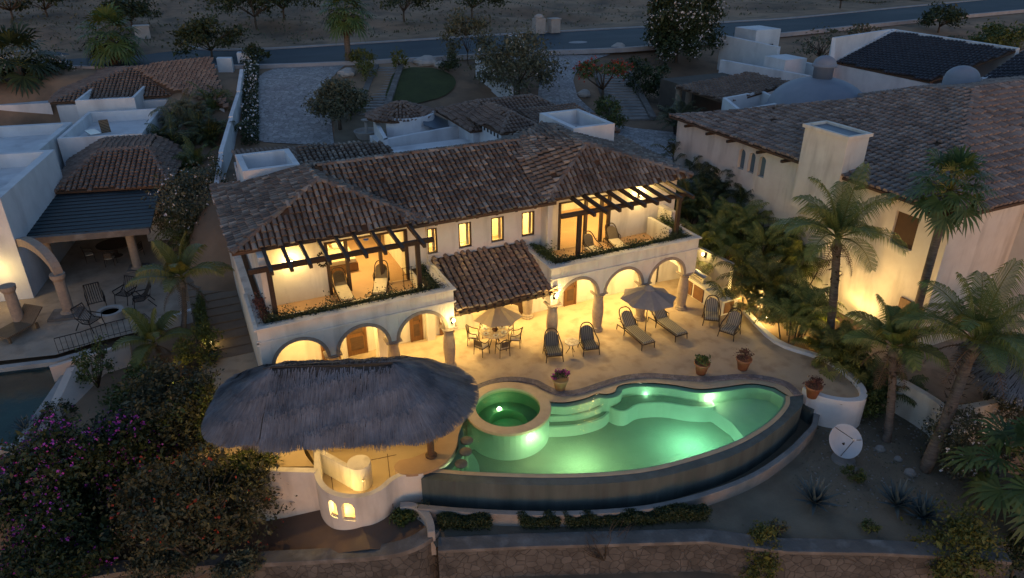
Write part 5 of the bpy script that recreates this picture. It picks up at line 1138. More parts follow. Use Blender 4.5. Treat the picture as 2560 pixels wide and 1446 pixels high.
for sx in (-.5,.5):
    for sy in (-.9,.6): b=MB(M2); b.box(sx-.05,sx+.05,sy-.05,sy+.05,0,.3); b.build('leg',teak,t)
t=thing('patio_table','dark round dining table in the shade of the neighbour pergola','table',lw_(3.2,-3.0)); b=MB(ML); b.lathe([(.01,.7),(.95,.7),(.95,.76),(.01,.76)],(3.2,-3.0,0),28); b.build('tabletop',wood,t); b=MB(ML); b.lathe([(.35,0),(.12,.1),(.12,.7)],(3.2,-3,0),12); b.build('pedestal',wood,t)
for k,lab in enumerate(('dark chair left of the shaded pergola table','dark chair at the terrace side of the shaded pergola table','dark chair right of the shaded pergola table')):
    a=R(-160+70*k); c0_=place(dch,False,lw_(3.2+1.35*math.cos(a),-3+1.35*math.sin(a),0),a-math.pi/2+R(-11),lab); c0_['group']='chairs round the shaded pergola table'
t=thing('roof_lounger','folded lounger lying on the flat white roof terrace','lounger',lw_(.3,8.5,4.2))
b=MB(ML); b.cbox((.2,9.0,4.5),(.7,1.6,.08),rz=.5); b.build('seat',greyleaf if False else steel,t); b=MB(ML); b.cbox((.9,9.5,4.75),(.6,.07,.9),rz=.4,rx=-.3); b.build('backrest',teak,t)
lamp('POINT',lw_(-.7,-8.6,1.8),26,WARM,.1,N1); lamp('POINT',lw_(-2.4,-11.5,2.0),16,WARM,.1,N1)
b=MB(ML); b.lathe([(.02,0),(.06,.06),(.02,.14)],(-.75,-8.6,1.9),10); b.build('wall_light',lampglass,N1)
# boundary wall stepping up beside the driveway
t=thing('boundary_wall','long white stepped boundary wall left of the driveway','wall',(2,45,2)); 
bwp=[T(538,500,3.6),T(552,382,4.6),T(578,300,5.0),T(597,235,5.6),T(604,175,6.6)]
hts=[3.7,4.5,5.1,5.7,6.6]
for i in range(4):
    a,b_=bwp[i].to_2d(),bwp[i+1].to_2d(); m_=MB().wallpath([tuple(a),tuple(b_)],.28,-.5,[hts[i]+.15,hts[i+1]+.05]); m_.build('wall_section',stucco_cool,t,bevel=.02)
bb=MB()
for px,py in ((566,205),(598,195)):
    pass
t=thing('gate_pillars','pair of white gate pillars at the top of the boundary wall','pillar',T(575,190,5.5)); 
for x0,x1,y in ((548,585,190),(598,627,175)):
    a=T(x0,y,5.4); b_=T(x1,y,5.4); m_=MB(); m_.hexa([(a.x,a.y,4.8),(b_.x,b_.y,4.8),(b_.x+.2,b_.y+.8,4.8),(a.x+.2,a.y+.8,4.8)],[(a.x,a.y,6.9),(b_.x,b_.y,6.9),(b_.x+.2,b_.y+.8,6.9),(a.x+.2,a.y+.8,6.9)]); m_.build('pillar',stucco_cool,t,bevel=.03)
# side passage
t=thing('passage_steps','shallow earth coloured steps in the side passage left of the villa','stairs',(.4,32,0)); m_=MB()
for i in range(14): m_.box(-1.0,1.28,30.2+.75*i,30.86+.75*i+.6,-.5,.03+.06*i)
m_.build('steps',mat('passage_paving',(.22,.17,.125),(.16,.125,.095),.9,1,.3),t,bevel=.01)
t=thing('floor_grate','square dark floor grate with pale frame in the side passage','grate',(-.3,30,.03)); g=T(574,798,.02)
m_=MB(); m_.wallpath([(g.x-.42,g.y-.3),(g.x+.42,g.y-.3),(g.x+.42,g.y+.3),(g.x-.42,g.y+.3)],.1,.0,.05,closed=True); m_.build('frame',concrete,t); m_=MB(); m_.box(g.x-.38,g.x+.38,g.y-.26,g.y+.26,.01,.03)
m_.build('grate',metal_d,t)
# ================================================================ RIGHT NEIGHBOUR
N2=thing('neighbour_house','large cream house with broad clay tile roof right of the villa','house',(34,28,0))
wx=28.6
WR=MB(); wallpanel(WR,(wx,36),(wx,17.3),.4,-1.9,6.7,[(5.75,6.25,5.0,5.9,True),(6.55,7.05,5.0,5.9,True),(7.35,7.85,5.0,5.9,True),(16.1,17.25,4.4,5.95,False)])
WR.box(wx+.401,33.5,17.31,17.7,-1.9,6.7); WR.box(33.502,33.8,13,17.5,-1.9,6.4); WR.box(29.3,40,19,35,-1.5,6.3)
WR.build('wall',stucco,N2,bevel=.015)
MB().box(wx+.14,wx+.2,18.65,20.0,4.35,6.0).build('window_shutter',mat('shutter_brown',(.10,.06,.035),(.08,.045,.03),.6,3),N2)
for y0 in (30.2,29.4,28.6): MB().box(wx+.2,wx+.24,y0-.45,y0+.05,5.0,6.16).build('window',mat('dusk_glass%d'%int(y0),(.10,.16,.20),(.12,.19,.24),.25,1),N2)
for x_,y_ in ((28.9,13.9),): pass
zr2=6.75; c_e=28.05
apx=(40.2,25.4,9.34); pn=[(38.58,28.0,8.99),(35.69,29.2,8.38),(32.9,31.7,7.78),(29.9,34.3,7.14),(c_e,36.2,zr2)]
roof('roof',[([(c_e,16.9,zr2),apx]+pn,(-1,0,0)),([(c_e,16.9,zr2),(50.5,16.9,zr2),(50,25.4,9.34),apx],(0,-1,0)),([pn[4],pn[3],pn[2],pn[1],pn[0],(41,34,8.2),(36,38,7.0)],(0,1,0)) if False else ([(50,25.4,9.34),apx,(40.5,33,7.4),(50,33,7.4)],(0,1,0))],tile_pale,ridges=[((c_e,16.9,zr2),apx),(pn[0],apx),(pn[1],pn[0]),(pn[2],pn[1]),(pn[3],pn[2]),(pn[4],pn[3]),(apx,(50,25.4,9.34))],tw=.33,tl=.46,parent=N2)
rz=[T(1690,218,6.2),T(1818,258,6.2),T(1985,208,6.9),T(1872,182,6.9)]
roof('rear_roof',[([rz[0],rz[1],rz[2],rz[3]],(-1,-.4,0))],tile_red,tw=.32,tl=.45,parent=N2)
for yy in (18,20,21.7,26.4,28.2,30.6,32.4,34.4): MB().box(27.95,28.75,yy,yy+.14,6.42,6.56).build('rafter_end',wood,N2)
ch_=MB(); ch_.box(27.9,29.3,22.7,25.3,4.5,8.55); ch_.wallpath([(27.8,22.6),(29.4,22.6),(29.4,25.4),(27.8,25.4)],.18,8.55,8.72,closed=True,side=1); ch_.build('chimney',stucco,N2,bevel=.015); MB().box(27.98,29.22,22.78,25.22,8.551,8.6).build('chimney_cap',glassy,N2)
# curved corner wall, small door and low garden wall
m_=MB(); m_.wallpath([tuple(p) for p in spline([T(x,y,.35).to_2d() for x,y in ((2232,935),(2300,972),(2345,1000),(2372,1018),(2440,1010))],3)]+[tuple(T(2560,985,.35).to_2d())],.3,-1.9,.3)
t=thing('garden_wall','cream garden wall stepping down in front of the right neighbour house','wall',(27,14,-1.9)); m_.build('wall',stucco,t,bevel=.02)
m_=MB(); m_.prism([tuple(T(x,y,.0).to_2d()) for x,y in ((2100,840),(2232,932),(2372,1010),(2600,985),(2600,800),(2300,760))],-.3,-.02); t=thing('neighbour_path','stone path slab beside the right neighbour wall','path',(28,16,0)); m_.build('slab',paverwarm,t)
MB().box(28.52,28.6,17.4,18.6,-.0,2.2).build('door',doorwood,N2)
# uplight on the wall
def uplight(lab,x,y,z,pw,dx=0,dy=0,spot=R(95),rotx=math.pi,ry=0):
    t=thing('garden_light',lab,'garden light',(x,y,z)); MB().lathe([(.05,-.1),(.07,0),(.06,.1)],(x,y,z),12).build('housing',metal_d,t); MB().lathe([(.005,.085),(.055,.085)],(x,y,z),12).build('lamp_glass',lampglass,t)
    l=lamp('SPOT',(x,y,z+.14),pw,WARM,.06,t,spot=spot); l.rotation_euler=(math.pi+dy,dx,0); l.data.color=(1,.60,.2); return t
uplight('garden uplight washing the cream neighbour wall with gold light',27.5,20.3,.10,170,dx=R(10),spot=R(150))
uplight('garden uplight hidden behind the palm at the patio edge',25.7,19.6,.12,420,spot=R(140))
uplight('garden uplight under the yellow green shrubs by the path',25.2,16.8,-.25,420,spot=R(140))
uplight('garden light between the areca palms behind the barbecue',24.7,22.9,.15,900,spot=R(150))
def bollard(lab,x,y,z,pw):
    t=thing('garden_light',lab,'garden light',(x,y,z)); MB().lathe([(.04,0),(.04,.3),(.08,.32),(.02,.4)],(x,y,z),10).build('post',metal_d,t); MB().lathe([(.03,.2),(.065,.22),(.065,.30),(.03,.31)],(x,y,z),12).build('lamp_glass',lampglass,t); lamp('POINT',(x-.12,y-.12,z+.42),pw,WARM,.08,t)
bollard('small lamp added at the foot of the areca palms by the barbecue to brighten them',24.45,22.3,0,55); bollard('small lamp added among the palms beside the curved patio wall to brighten them',24.9,18.3,-.1,45); bollard('small lamp added deep inside the areca palm thicket to brighten it',25.6,24.6,0,110); bollard('small lamp added between the tall coconut palm and the cream wall to brighten the leaves',26.3,21.6,-.1,70); bollard('small garden lamp under the thicket left of the thatched roof',*T(453,985,-.6),20); bollard('small lamp below the pale wedge wall by the neighbour pool',*T(270,1060,-1.6),14); bollard('small lamp behind the boundary hedge of the side passage',-.4,31.5,0,10)  # lamps among the areca and coconut palms are added to brighten the leaves
# thatched roof at the right edge
t=thing('neighbour_palapa','dark thatched roof corner with orange light at the right edge','palapa',(31.5,13.5,0)); pc_=T(2600,900,2.3)
m_=MB(); th=MB(); cx_,cy_=pc_.x,pc_.y
for _ in range(7000):
    a=random.uniform(0,2*math.pi); s=random.random()**.6; r=2.7*s; p=Vector((cx_+r*math.cos(a),cy_+r*math.sin(a),3.4-1.5*s)); o=Vector((math.cos(a),math.sin(a),0)); q=p+o*.25+Vector((0,0,-.16-(.25*random.random() if s>.93 else 0))); tt=Vector((-o.y,o.x,0))*.018; th.add([p-tt,p+tt,q+tt*.4,q-tt*.4],[(0,1,2,3)])
m_.lathe([(.02,3.36),(1.3,2.66),(2.7,1.86)],(cx_,cy_,0),24); m_.build('thatch_core',thatch_in,t); th.build('thatch',thatch_m,t); MB().tube([(cx_-1.4,cy_-1.3,-.1),(cx_-1.4,cy_-1.3,2.3)],.12,10).build('post',deckwood,t)
MB().lathe([(.02,0),(.06,.06),(.02,.12)],(cx_-.6,cy_-.6,2.3),10).build('lamp_glass',lampglass,t); lamp('POINT',(cx_-.6,cy_-.6,2.15),75,(1,.5,.12),.08,t)
t=thing('awning','blue grey slatted awning at the right edge under the tile roof','awning',(32,17,5)); m_=MB(); a=T(2478,520,5.2); m_.hexa([(a.x,a.y,5.2),(a.x+5,a.y-.3,5.2),(a.x+5,a.y-2.2,4.7),(a.x+.2,a.y-1.9,4.7)],[(a.x,a.y,5.28),(a.x+5,a.y-.3,5.28),(a.x+5,a.y-2.2,4.78),(a.x+.2,a.y-1.9,4.78)]); m_.build('slats',slatroof,t)
# domes
def dome(lab,c,r,h,lant=True,rb=None):
    t=thing('dome',lab,'dome',c); m_=MB(); m_.lathe([(r*1.0,-1.6),(r*1.02,0)]+[(r*math.cos(a)*.98,h*math.sin(a)) for a in [R(x) for x in range(4,88,7)]]+[(.02,h)],c,40); m_.build('shell',domem,t,True)
    if lant:
        m_=MB(); m_.lathe([(r*.19,h*.9),(r*.19,h*1.32),(r*.24,h*1.34),(r*.24,h*1.40)]+[(r*.22*math.cos(R(x)),h*1.40+r*.17*math.sin(R(x))) for x in range(0,88,12)]+[(.01,h*1.4+r*.17)],c,24); m_.build('lantern',domem,t,True)
    return t
dome('large blue grey dome with a small lantern on top',Vector((40.2,35.8,6.1)),3.35,2.1)
dc2=T(2405,196,8.9); dome('small blue grey dome at the top right behind the tile ridge',dc2,1.0,.75,False)
m_=MB(); t=thing('roof_parapet','white roof box in front of the large dome','parapet',(36,39,6)); m_.wallpath([tuple(T(x,y,6.6).to_2d()) for x,y in ((1812,245),(1905,228),(1960,255),(1850,275))],.25,4.5,6.6,closed=True); m_.build('wall',stucco_cool,t)
# far right house with dark roof
def far(z,*p): return [T(x,y,z) for x,y in p]
N3=thing('neighbour_house','far white house with dark blue grey tile roof at the top right','house',(58,45,4))
ra,rb_,rc_,rd=T(2083,155,7.2),T(2230,80,9.0),T(2540,128,9.0),T(2325,205,7.2)
roof('roof',[([ra,rd,rc_,rb_],tuple((ra-rb_)))],tile_dark,tw=.34,tl=.5,jit=.4,parent=N3)
re=T(2430,215,7.2); rf=T(2600,130,9.0); rg=T(2760,190,9.0); rh=T(2640,260,7.2)
roof('roof',[([re,rh,rg,rf],tuple((re-rf)))],tile_dark,tw=.34,tl=.5,jit=.4,parent=N3)
def vwall(b,p,q,zlo,th=.3,up=0): 
    n=(q-p).to_2d(); n=Vector((-n.y,n.x)).normalized()*th; P=[p,q]
    b.hexa([(p.x,p.y,zlo),(q.x,q.y,zlo),(q.x+n.x,q.y+n.y,zlo),(p.x+n.x,p.y+n.y,zlo)],[(p.x,p.y,p.z+up),(q.x,q.y,q.z+up),(q.x+n.x,q.y+n.y,q.z+up),(p.x+n.x,p.y+n.y,p.z+up)])
b=MB(); vwall(b,ra+Vector((0,0,-.15)),rd+Vector((0,0,-.15)),3,.3); vwall(b,rb_,ra,3,.35,.25); vwall(b,rf,re,3,.35,.3); vwall(b,rb_,rc_,3,.35,.2); vwall(b,re,rh,3,.3,-.1)
pz=T(2090,95,9.2); vwall(b,T(2085,150,7.6),pz,3,.3); vwall(b,pz,rb_+Vector((0,0,.2)),3,.3); b.build('wall',stucco_cool,N3)
# white courtyard walls at the top right
t=thing('courtyard_wall','long white courtyard wall stepping down beside the white flowering tree','wall',(52,55,5)); b=MB()
b2=[T(1803,88,7.6),T(1945,118,7.4)]; vwall(b,b2[0],b2[1],3.5,.35); vwall(b,T(1945,140,6.6),T(2035,162,6.4),3.5,.35); vwall(b,T(1900,145,6.4),T(1985,190,6.0),3.5,.35) if False else None; b.build('wall',stucco_cool,t)
t=thing('utility_shed','small white flat topped shed beside the dark street','shed',(56,60,5)); b=MB(); p0=T(1875,130,5.9); b.box(p0.x,p0.x+3.2,p0.y-.5,p0.y+2.6,4,8.0); b.build('wall',stucco_cool,t,bevel=.02); b=MB(); b.box(p0.x+1.3,p0.x+2.4,p0.y-.56,p0.y-.48,5.2,6.6); b.build('door',metal_d,t)
t=thing('courtyard_wall','low white courtyard wall in front of the lantern dome','wall',(47,46,5)); b=MB(); vwall(b,T(1800,150,6.2),T(2020,190,6.2),3.2,.4,0); b.box(*(lambda q:(q.x,q.x+2.5,q.y,q.y+2.5))(T(1960,175,6.2)),4,7.0); b.build('wall',stucco_cool,t,bevel=.02)
# columns of the dark carport under the rear roof
t=thing('carport','open carport with pale columns under the red tile roof','carport',(33,46,3.4)); 
for px in (1690,1715): q=T(px,300,3.5); MB().lathe([(.3,0),(.28,.2),(.24,2.4),(.34,2.6)],(q.x,q.y,3.4),14).build('column',trimstone,t)
MB().box(37.5,44,45.5,50,3.3,5.9).build('wall',mat('carport_shade',(.10,.085,.07),(.07,.06,.05),.9,1),t)  # solid block coloured dark for the shade inside the open carport
# villa garden walls at the back
t=thing('garden_wall','white wall zigzagging down beside the round lawn','wall',(25,57,5)); b=MB(); z_=6.2
vwall(b,T(1188,150,6.5),T(1228,168,6.3),3.5,.3); vwall(b,T(1228,185,5.8),T(1276,215,5.4),3.5,.3); b.build('wall',stucco_cool,t,bevel=.02)
t=thing('fountain_basin','round pale stone fountain basin behind the villa','fountain',T(915,330,3.5)); q=T(917,335,3.7); MB().lathe([(.7,0),(.9,.45),(.95,.55),(.8,.55),(.75,.35),(.01,.35)],(q.x,q.y,3.4),24).build('basin',concrete,t); MB().lathe([(.12,0),(.1,.8),(.35,1.0),(.3,1.02),(.01,.95)],(q.x,q.y,3.75),16).build('pedestal',concrete,t)
# street side boxes, mailbox
def smallbox(name,lab,cat,px,py,z,wd,dp,h,m=concrete,dome_=False):
    p=T(px,py,z); t=thing(name,lab,cat,p); b=MB(); b.box(p.x-wd/2,p.x+wd/2,p.y,p.y+dp,z-.6,z+h); b.build('body',m,t,bevel=.05)
    b=MB()
    if dome_: b.lathe([(wd*.45,0),(wd*.4,.25),(wd*.2,.42),(.02,.46)],(p.x,p.y+dp/2,z+h),14); b.build('domed_top',m,t,True)
    else: b.box(p.x-wd/2-.08,p.x+wd/2+.08,p.y-.08,p.y+dp+.08,z+h,z+h+.12); b.build('cap',m,t,bevel=.02)
smallbox('utility_box','pale domed utility box beyond the street','utility box',1352,72,6.6,1.3,1.0,1.1,dome_=True); smallbox('utility_box','pale square utility box beyond the street, right of the domed one','utility box',1390,70,6.6,1.2,1.0,.9)
smallbox('utility_box','pale utility box behind the top left fan palm beyond the street','utility box',358,92,6.6,1.5,1.0,1.0); smallbox('gate_pillar','pale gate pillar with flat cap beside the cobbled driveway','pillar',1296,145,5.8,1.3,.6,1.9,stucco_cool)
def boulder(lab,p,r,m=concrete,fl=.6):
    t=tag(None or MB().build('tmp',m),None) if False else None; b=MB(); n=10; prof=[(r*math.sin(math.pi*k/8)+.001,-r*fl*math.cos(math.pi*k/8)) for k in range(9)]; b.lathe(prof,(0,0,0),12)
    b.v=[(x*(1+.22*math.sin(y*5/r+z*3)),y*(1+.18*math.sin(x*6/r)),z*(1+.2*math.sin(x*4/r+y*3/r))) for x,y,z in b.v]; o=b.build('boulder',m,None,False); o.location=(p.x,p.y,p.z+r*fl*.4); tag(o,lab,'boulder'); return o
boulder('long pale boulder behind the round lawn',TG(1065,160),1.2,concrete,.4); boulder('white boulder beside the top of the driveway',TG(868,188),.8,concrete,.5); boulder('small rounded boulder right of the long pale one',TG(1100,168),.6)
boulder('pale boulder at the top of the cobbled driveway',TG(1545,128),.9); boulder('pale rock under the red tree by the curved driveway',TG(1460,240),.6); boulder('pale rock at the foot of the right garden palm',T(2200,1125,GZ),.2,concrete_d)
boulder('pale rock among the agaves by the white flowering shrub',T(2275,1185,GZ),.22,concrete_d); boulder('small flat rock behind the satellite dish',T(2245,1150,GZ),.16,concrete_d)
# satellite dish
p=T(2108,1150,GZ); t=thing('satellite_dish','large white satellite dish standing in the garden beside the pool wall','dish',p,0); c_=p+Vector((0,.1,.85)); Md=Matrix.Translation(c_)@rot(R(48),0,R(-20))
b=MB(Md); b.lathe([(r_*.74,z_*.74) for r_,z_ in ((.02,-.22),(.35,-.18),(.65,-.09),(.88,.02),(.90,.02),(.9,.0),(.66,-.12),(.35,-.21),(.02,-.25))],(0,0,0),36); b.build('reflector',whitemetal,t,True)
b=MB(Md); 
for a in (0,2.1,4.2): b.tube([(.63*math.cos(a),.63*math.sin(a),.0),(0,0,.62)],.014,5)
b.build('feed_struts',metal_d,t); b=MB(Md); b.lathe([(.04,.56),(.055,.62),(.04,.7)],(0,0,0),12); b.build('feed_horn',whitemetal,t); MB().tube([tuple(p),tuple(c_-Vector((0,-.1,.15)))],.07,10).build('mast',metal_d,t); MB().lathe([(.45,0),(.42,.1),(.01,.12)],p,16).build('foot',concrete_d,t)
# ================================================================ PALMS AND PLANTS
feather_palm('tall coconut palm lit from below in front of the cream neighbour wall',(25.2,19.2,-.1),(24.85,19.7,5.3),3.0,24,r=.2,droop=1.55,wid=.75)
fan_palm('tall fan palm with slim bare trunk in front of the right tile roof',(27.3,16.9,-.2),(27.3,17.0,8.0),1.15,.85,34,r=.17)
feather_palm('young coconut palm at the corner of the white curved patio wall',tuple(T(2215,1110,GZ-.1)),(24.2,15.5,2.3),2.3,17,r=.17,droop=1.4,wid=.65)
pp_=T(2310,1180,GZ); pt=T(2435,860,3.4); feather_palm('leaning coconut palm at the right edge with thick ragged trunk',pp_,pt,3.1,24,r=.23,droop=1.5,wid=.8)
feather_palm('slim yellow green palm in the left neighbour garden beside the villa',T(452,880,-.2),T(455,700,2.6),2.3,15,palmleaf_y,r=.13,droop=1.5,wid=.6,ragged=False)
feather_palm('small feather palm in front of the fire pit terrace',T(395,905,-.4),T(385,860,.5),1.9,12,palmleaf_y,r=.11,wid=.5,ragged=False)
fan_palm('dark fan palm behind the left rear tile roof',TG(285,165),VT(TG(285,165),278,100),1.9,1.5,34,r=.3,nb=18)
fan_palm('tall fan palm with hanging dead fronds beside the driveway',TG(872,160),VT(TG(872,160),862,38),1.6,1.4,34,r=.28,nb=18)
fan_palm('black looking fan palm at the far left edge',TG(50,230),VT(TG(50,230),45,165),2.3,1.8,30,darkleaf,r=.3,nb=18)
fan_palm('low fan palm cut by the right edge of the garden',T(2570,1290,-1.6),T(2570,1190,.5),1.5,1.2,24,r=.25,nb=20,skirt=False)
fan_palm('small palm under the thatched roof at the right',T(2120,930,-.3),T(2115,900,.6),.9,.6,20,palmleaf_y,r=.12,nb=14,skirt=False)
areca('dense lit areca palm clump beside the barbecue counter',T(1905,790,-.1),3.6,(1.3,1.9),34,yellowleaf)  # yellower leaf colours on these arecas imitate warm lamp light
areca('broad areca palm clump between the barbecue and the tall coconut palm',T(1985,835,-.1),3.0,(1.0,1.3),24,palmleaf)
areca('areca palms behind the cream wall of the barbecue',(25.6,27.5,.2),4.0,(1.1,1.8),24,palmleaf)
areca('shady areca palms under the arched windows',(26.2,31.5,1.2),3.6,(1.3,1.9),24,midleaf)
areca('dark areca palms against the villa roof on the right',(24.6,33.5,1.8),3.4,(1.0,1.6),20,darkleaf)
areca('areca palm clump behind the right end of the patio',T(1960,720,-.1),4.0,(1.3,1.8),26,palmleaf)
areca('tall areca palms between the villa and the cream neighbour wall',T(1860,640,.8),4.0,(1.2,2.2),26,palmleaf)
areca('dark palm clump behind the right balcony',T(1800,520,2.2),3.2,(1.2,2.0),22,darkleaf)
areca('dark palms below the arched windows of the right neighbour',T(1740,430,3.2),2.4,(1.4,1.8),20,darkleaf)
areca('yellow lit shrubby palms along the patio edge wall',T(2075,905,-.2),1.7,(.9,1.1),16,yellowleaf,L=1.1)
areca('green shrubby palms behind the curved patio corner',T(2190,985,-1.0),1.7,(.7,1.2),16,midleaf,L=1.2)
areca('grey green palm beside the carport columns',T(1700,330,3.4),2.6,(1.0,1.0),14,greyleaf)
for k,(x,y,z,h,sp,m_,lab) in enumerate(((.1,42.5,.1,3.4,(.7,1.2),midleaf,'olive palm clump at the corner of the red tiled pergola roof'),(.5,46.5,.4,4.2,(.9,1.4),darkleaf,'dark palm clump halfway along the boundary wall'),(.9,50.5,.8,4.6,(1.2,1.5),midleaf,'dense palm thicket beside the neighbour roof terrace'),(-.4,54,1.6,4.8,(1.3,1.4),darkleaf,'tall dark palms behind the neighbour roof terrace'),(2.2,55,2.2,4.4,(1.1,1.6),darkleaf,'dark palms against the middle of the boundary wall'),(.6,59,2.8,4.2,(1.6,1.5),greyleaf,'grey green palms in front of the rear tile roof'),(3.2,61,2.8,4.4,(1.1,1.6),midleaf,'palm clump below the white gate pillars'),(-.9,48.5,.6,3.6,(.6,1.0),greyleaf,'small grey palm hanging over the neighbour tile roof'))): areca(lab,(x,y,z),h,sp,22,m_,L=1.8)
def FL(px,py,z): return T(px,py,z)
# trees and big shrubs (pixel foot, height z)
wt=TG(1690,158); wt.z=4.0
bush('white_flowering_tree','big round dark tree covered in white flowers by the driveway','tree',wt,(3.7,3.5,4.2),30000,.27,darkleaf,None,'flowers',whiteflower,1500,.17,h=4.1,tr=.25,clumps=60,spread=.17)
bush('white_flowering_shrub','dark shrub with white flowers behind the left neighbour wall','shrub',T(70,250,3.4),(4.4,3,1.9),6500,.28,darkleaf,None,'flowers',whiteflower,520,.18,clumps=40)
bush('flame_tree','sparse flame tree with orange red flowers beside the curved stairs','tree',TG(1505,262),(2.3,2.0,.7),1800,.2,midleaf,None,'flowers',redflower,260,.20,h=3.0,tr=.16,clumps=30,spread=.22)
bush('shade_tree','dense round dark tree at the edge of the grey driveway','tree',TG(850,325),(1.9,1.8,1.5),6500,.18,greyleaf,None,h=2.1,tr=.16,clumps=40)
bush('leafy_tree','tall green and grey leafy tree right of the zigzag wall','tree',TG(1295,240),(3.4,3.0,2.5),9000,.22,greyleaf,None,'flowers',whiteflower,60,.14,h=2.6,tr=.16,clumps=44)
bush('shrub','loose dark tree at the roadside above the zigzag wall','tree',TG(1170,160),(2.4,2,2.2),3000,.24,greyleaf,h=2.4)
bush('shrub','leafy tree on the verge at the turning circle','tree',TG(530,150),(3.3,2.0,1.7),4200,.26,darkleaf,h=2.0,tr=.12)
bush('shrub','dark round bush beside the white gate pillars','shrub',TG(640,165),(1.2,1,1.0),1400,.2,darkleaf)
bush('shrub','yellow green bush beside the top of the garden stairs','shrub',TG(905,160),(1.4,1.1,.8),1600,.16,yellowleaf)
bush('shrub','yellow green shrub along the left border of the stairs','shrub',TG(915,195),(.8,1.6,.8),1300,.15,yellowleaf)
bush('shrub','small yellow green shrub at the top right of the stairs','shrub',TG(1000,172),(.8,.7,.9),700,.16,yellowleaf)
bush('shrub','clipped round bush behind the round lawn','shrub',TG(1120,180),(1.1,1.0,.9),1500,.14,darkleaf)
bush('shrub','dark shrub at the foot of the garden stairs','shrub',TG(880,290),(1.3,1.5,1.1),1900,.18,midleaf)
bush('shrub','green shrub under the flame tree beside the stairs','shrub',TG(1520,285),(1.1,.9,.8),1100,.16,midleaf)
bush('shrub','tall dark shrub mass between the curved stairs and the carport','shrub',TG(1610,240),(1.6,2.6,1.8),3200,.22,darkleaf)
bush('shrub','dark bush beside the open skylight well of the villa','shrub',TG(1520,330),(1.2,1.2,1.2),1500,.18,midleaf)
bush('oleander','large grey green shrub with pale flowers left of the villa roof','shrub',T(505,600,.6),(2.2,2.6,2.3),8500,.15,greyleaf,None,'flowers',whiteflower,150,.12,h=1.9,clumps=46)
bush('shrub','dark flowering shrub against the boundary wall near the villa roof','shrub',T(568,560,.9),(.7,1.4,2.2),2400,.13,darkleaf,None,'flowers',whiteflower,110,.10,h=1.8)
# flower bed along the driveway
t=thing('flower_bed','long dark bed of white flowers between boundary wall and driveway','plants',(4,52,3.6)); a=MB(); F=MB()
for _ in range(5200):
    u=random.random(); p=T(600,365,3.6).lerp(TG(612,175),u); q=Vector((p.x+random.uniform(.1,1.3),p.y,gz(p.x,p.y)+.1+abs(random.gauss(0,.35)))); leaf(a,q,.2)
    if random.random()<.06: leaf(F,q+Vector((0,0,.2)),.2,asp=.8)
a.build('foliage',darkleaf,t); F.build('flowers',whiteflower,t)
# hedges in front of the pool wall
for k,(px0,px1,py0,py1,lab) in enumerate(((1100,1225,1318,1318,'dark clipped shrub at the left end of the hedge below the pool'),(1300,1395,1316,1314,'dark clipped shrub left of the middle of the hedge below the pool'),(1412,1500,1314,1312,'rounded dark shrub in the middle of the hedge below the pool'),(1510,1635,1312,1306,'long dark clipped shrub right of the middle of the hedge below the pool'),(1640,1765,1304,1298,'tallest dark shrub at the right end of the hedge below the pool'))):
    a_=T(px0,py0+2,GZ); b_=T(px1,py1+2,GZ); c=(a_+b_)/2; L=(b_-a_).length; t=thing('hedge_shrub',lab,'hedge',c,0,'hedge shrubs below the pool'); m_=MB()
    for _ in range(int(4200*L)):
        u=random.random(); p=a_.lerp(b_,u); hh=.50+.08*math.sin(u*9+k)+(.12 if k==4 else 0); q=p+Vector((random.gauss(0,.05),random.uniform(-.2,.2),0)); zz=random.random()**.5*hh; leaf(m_,q+Vector((0,0,zz)),.085)
    m_.build('foliage',darkleaf,t); s_=MB(); [s_.tube([tuple(a_.lerp(b_,.2+.3*i)-Vector((0,0,.05))),tuple(a_.lerp(b_,.2+.3*i)+Vector((0,0,.3)))],.03,5) for i in range(3)]; s_.build('stem',bark,t)
# big garden mass lower left
def BC(px,py,z,zb):
    p=T(px,py,z); p.z=zb; return p
bush('bougainvillea','huge dark purple flowered bougainvillea filling the lower left corner','shrub',BC(205,1235,-.4,-3.4),(2.5,2.3,2.5),30000,.15,darkleaf,None,'flowers',purple,1500,.10,h=3.0,tr=.15,clumps=80,spread=.20,extra=((-1.0,-1.4,-1.4,(1.5,1.4,1.3),8000),(1.6,.9,-.2,(1.6,1.5,1.5),8000)))
bush('flame_shrub','dense feathery tree with small red flowers below the white bar wall','tree',BC(490,1275,-.5,-3.6),(2.7,2.0,2.1),22000,.13,oliveleaf,None,'flowers',redflower,150,.12,h=3.1,tr=.16,clumps=110,spread=.15,nl=46)
bush('garden_tree','twiggy green tree between the thatched roof and the bougainvillea','tree',BC(430,1030,.7,-1.6),(1.9,1.9,1.9),14000,.13,oliveleaf,None,h=2.3,tr=.12,clumps=80,spread=.16,nl=40)
bush('shrub','olive bush on the left corner of the white bar wall','shrub',BC(600,1180,-.2,-1.8),(1.1,.9,.8),6000,.11,midleaf,None,h=1.6,clumps=30,nl=14)
bush('shrub','dark leafy shrub at the left end of the thatched roof','shrub',(-1.6,25.4,-.6),(1.3,1.6,1.3),5500,.13,midleaf,None,h=1.1,clumps=36)
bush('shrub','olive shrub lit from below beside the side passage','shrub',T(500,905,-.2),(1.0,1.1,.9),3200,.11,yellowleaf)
bush('shrub','dark leafy undergrowth between the pale wedge wall and the bougainvillea','shrub',(-5.2,25.6,-2.4),(1.9,2.2,1.3),9000,.14,darkleaf,None,h=1.2,clumps=40)
bush('shrub','olive undergrowth below the small feather palm','shrub',(-3.2,28.6,-1.2),(1.6,2.2,1.1),7500,.13,midleaf,None,h=.9,clumps=36)
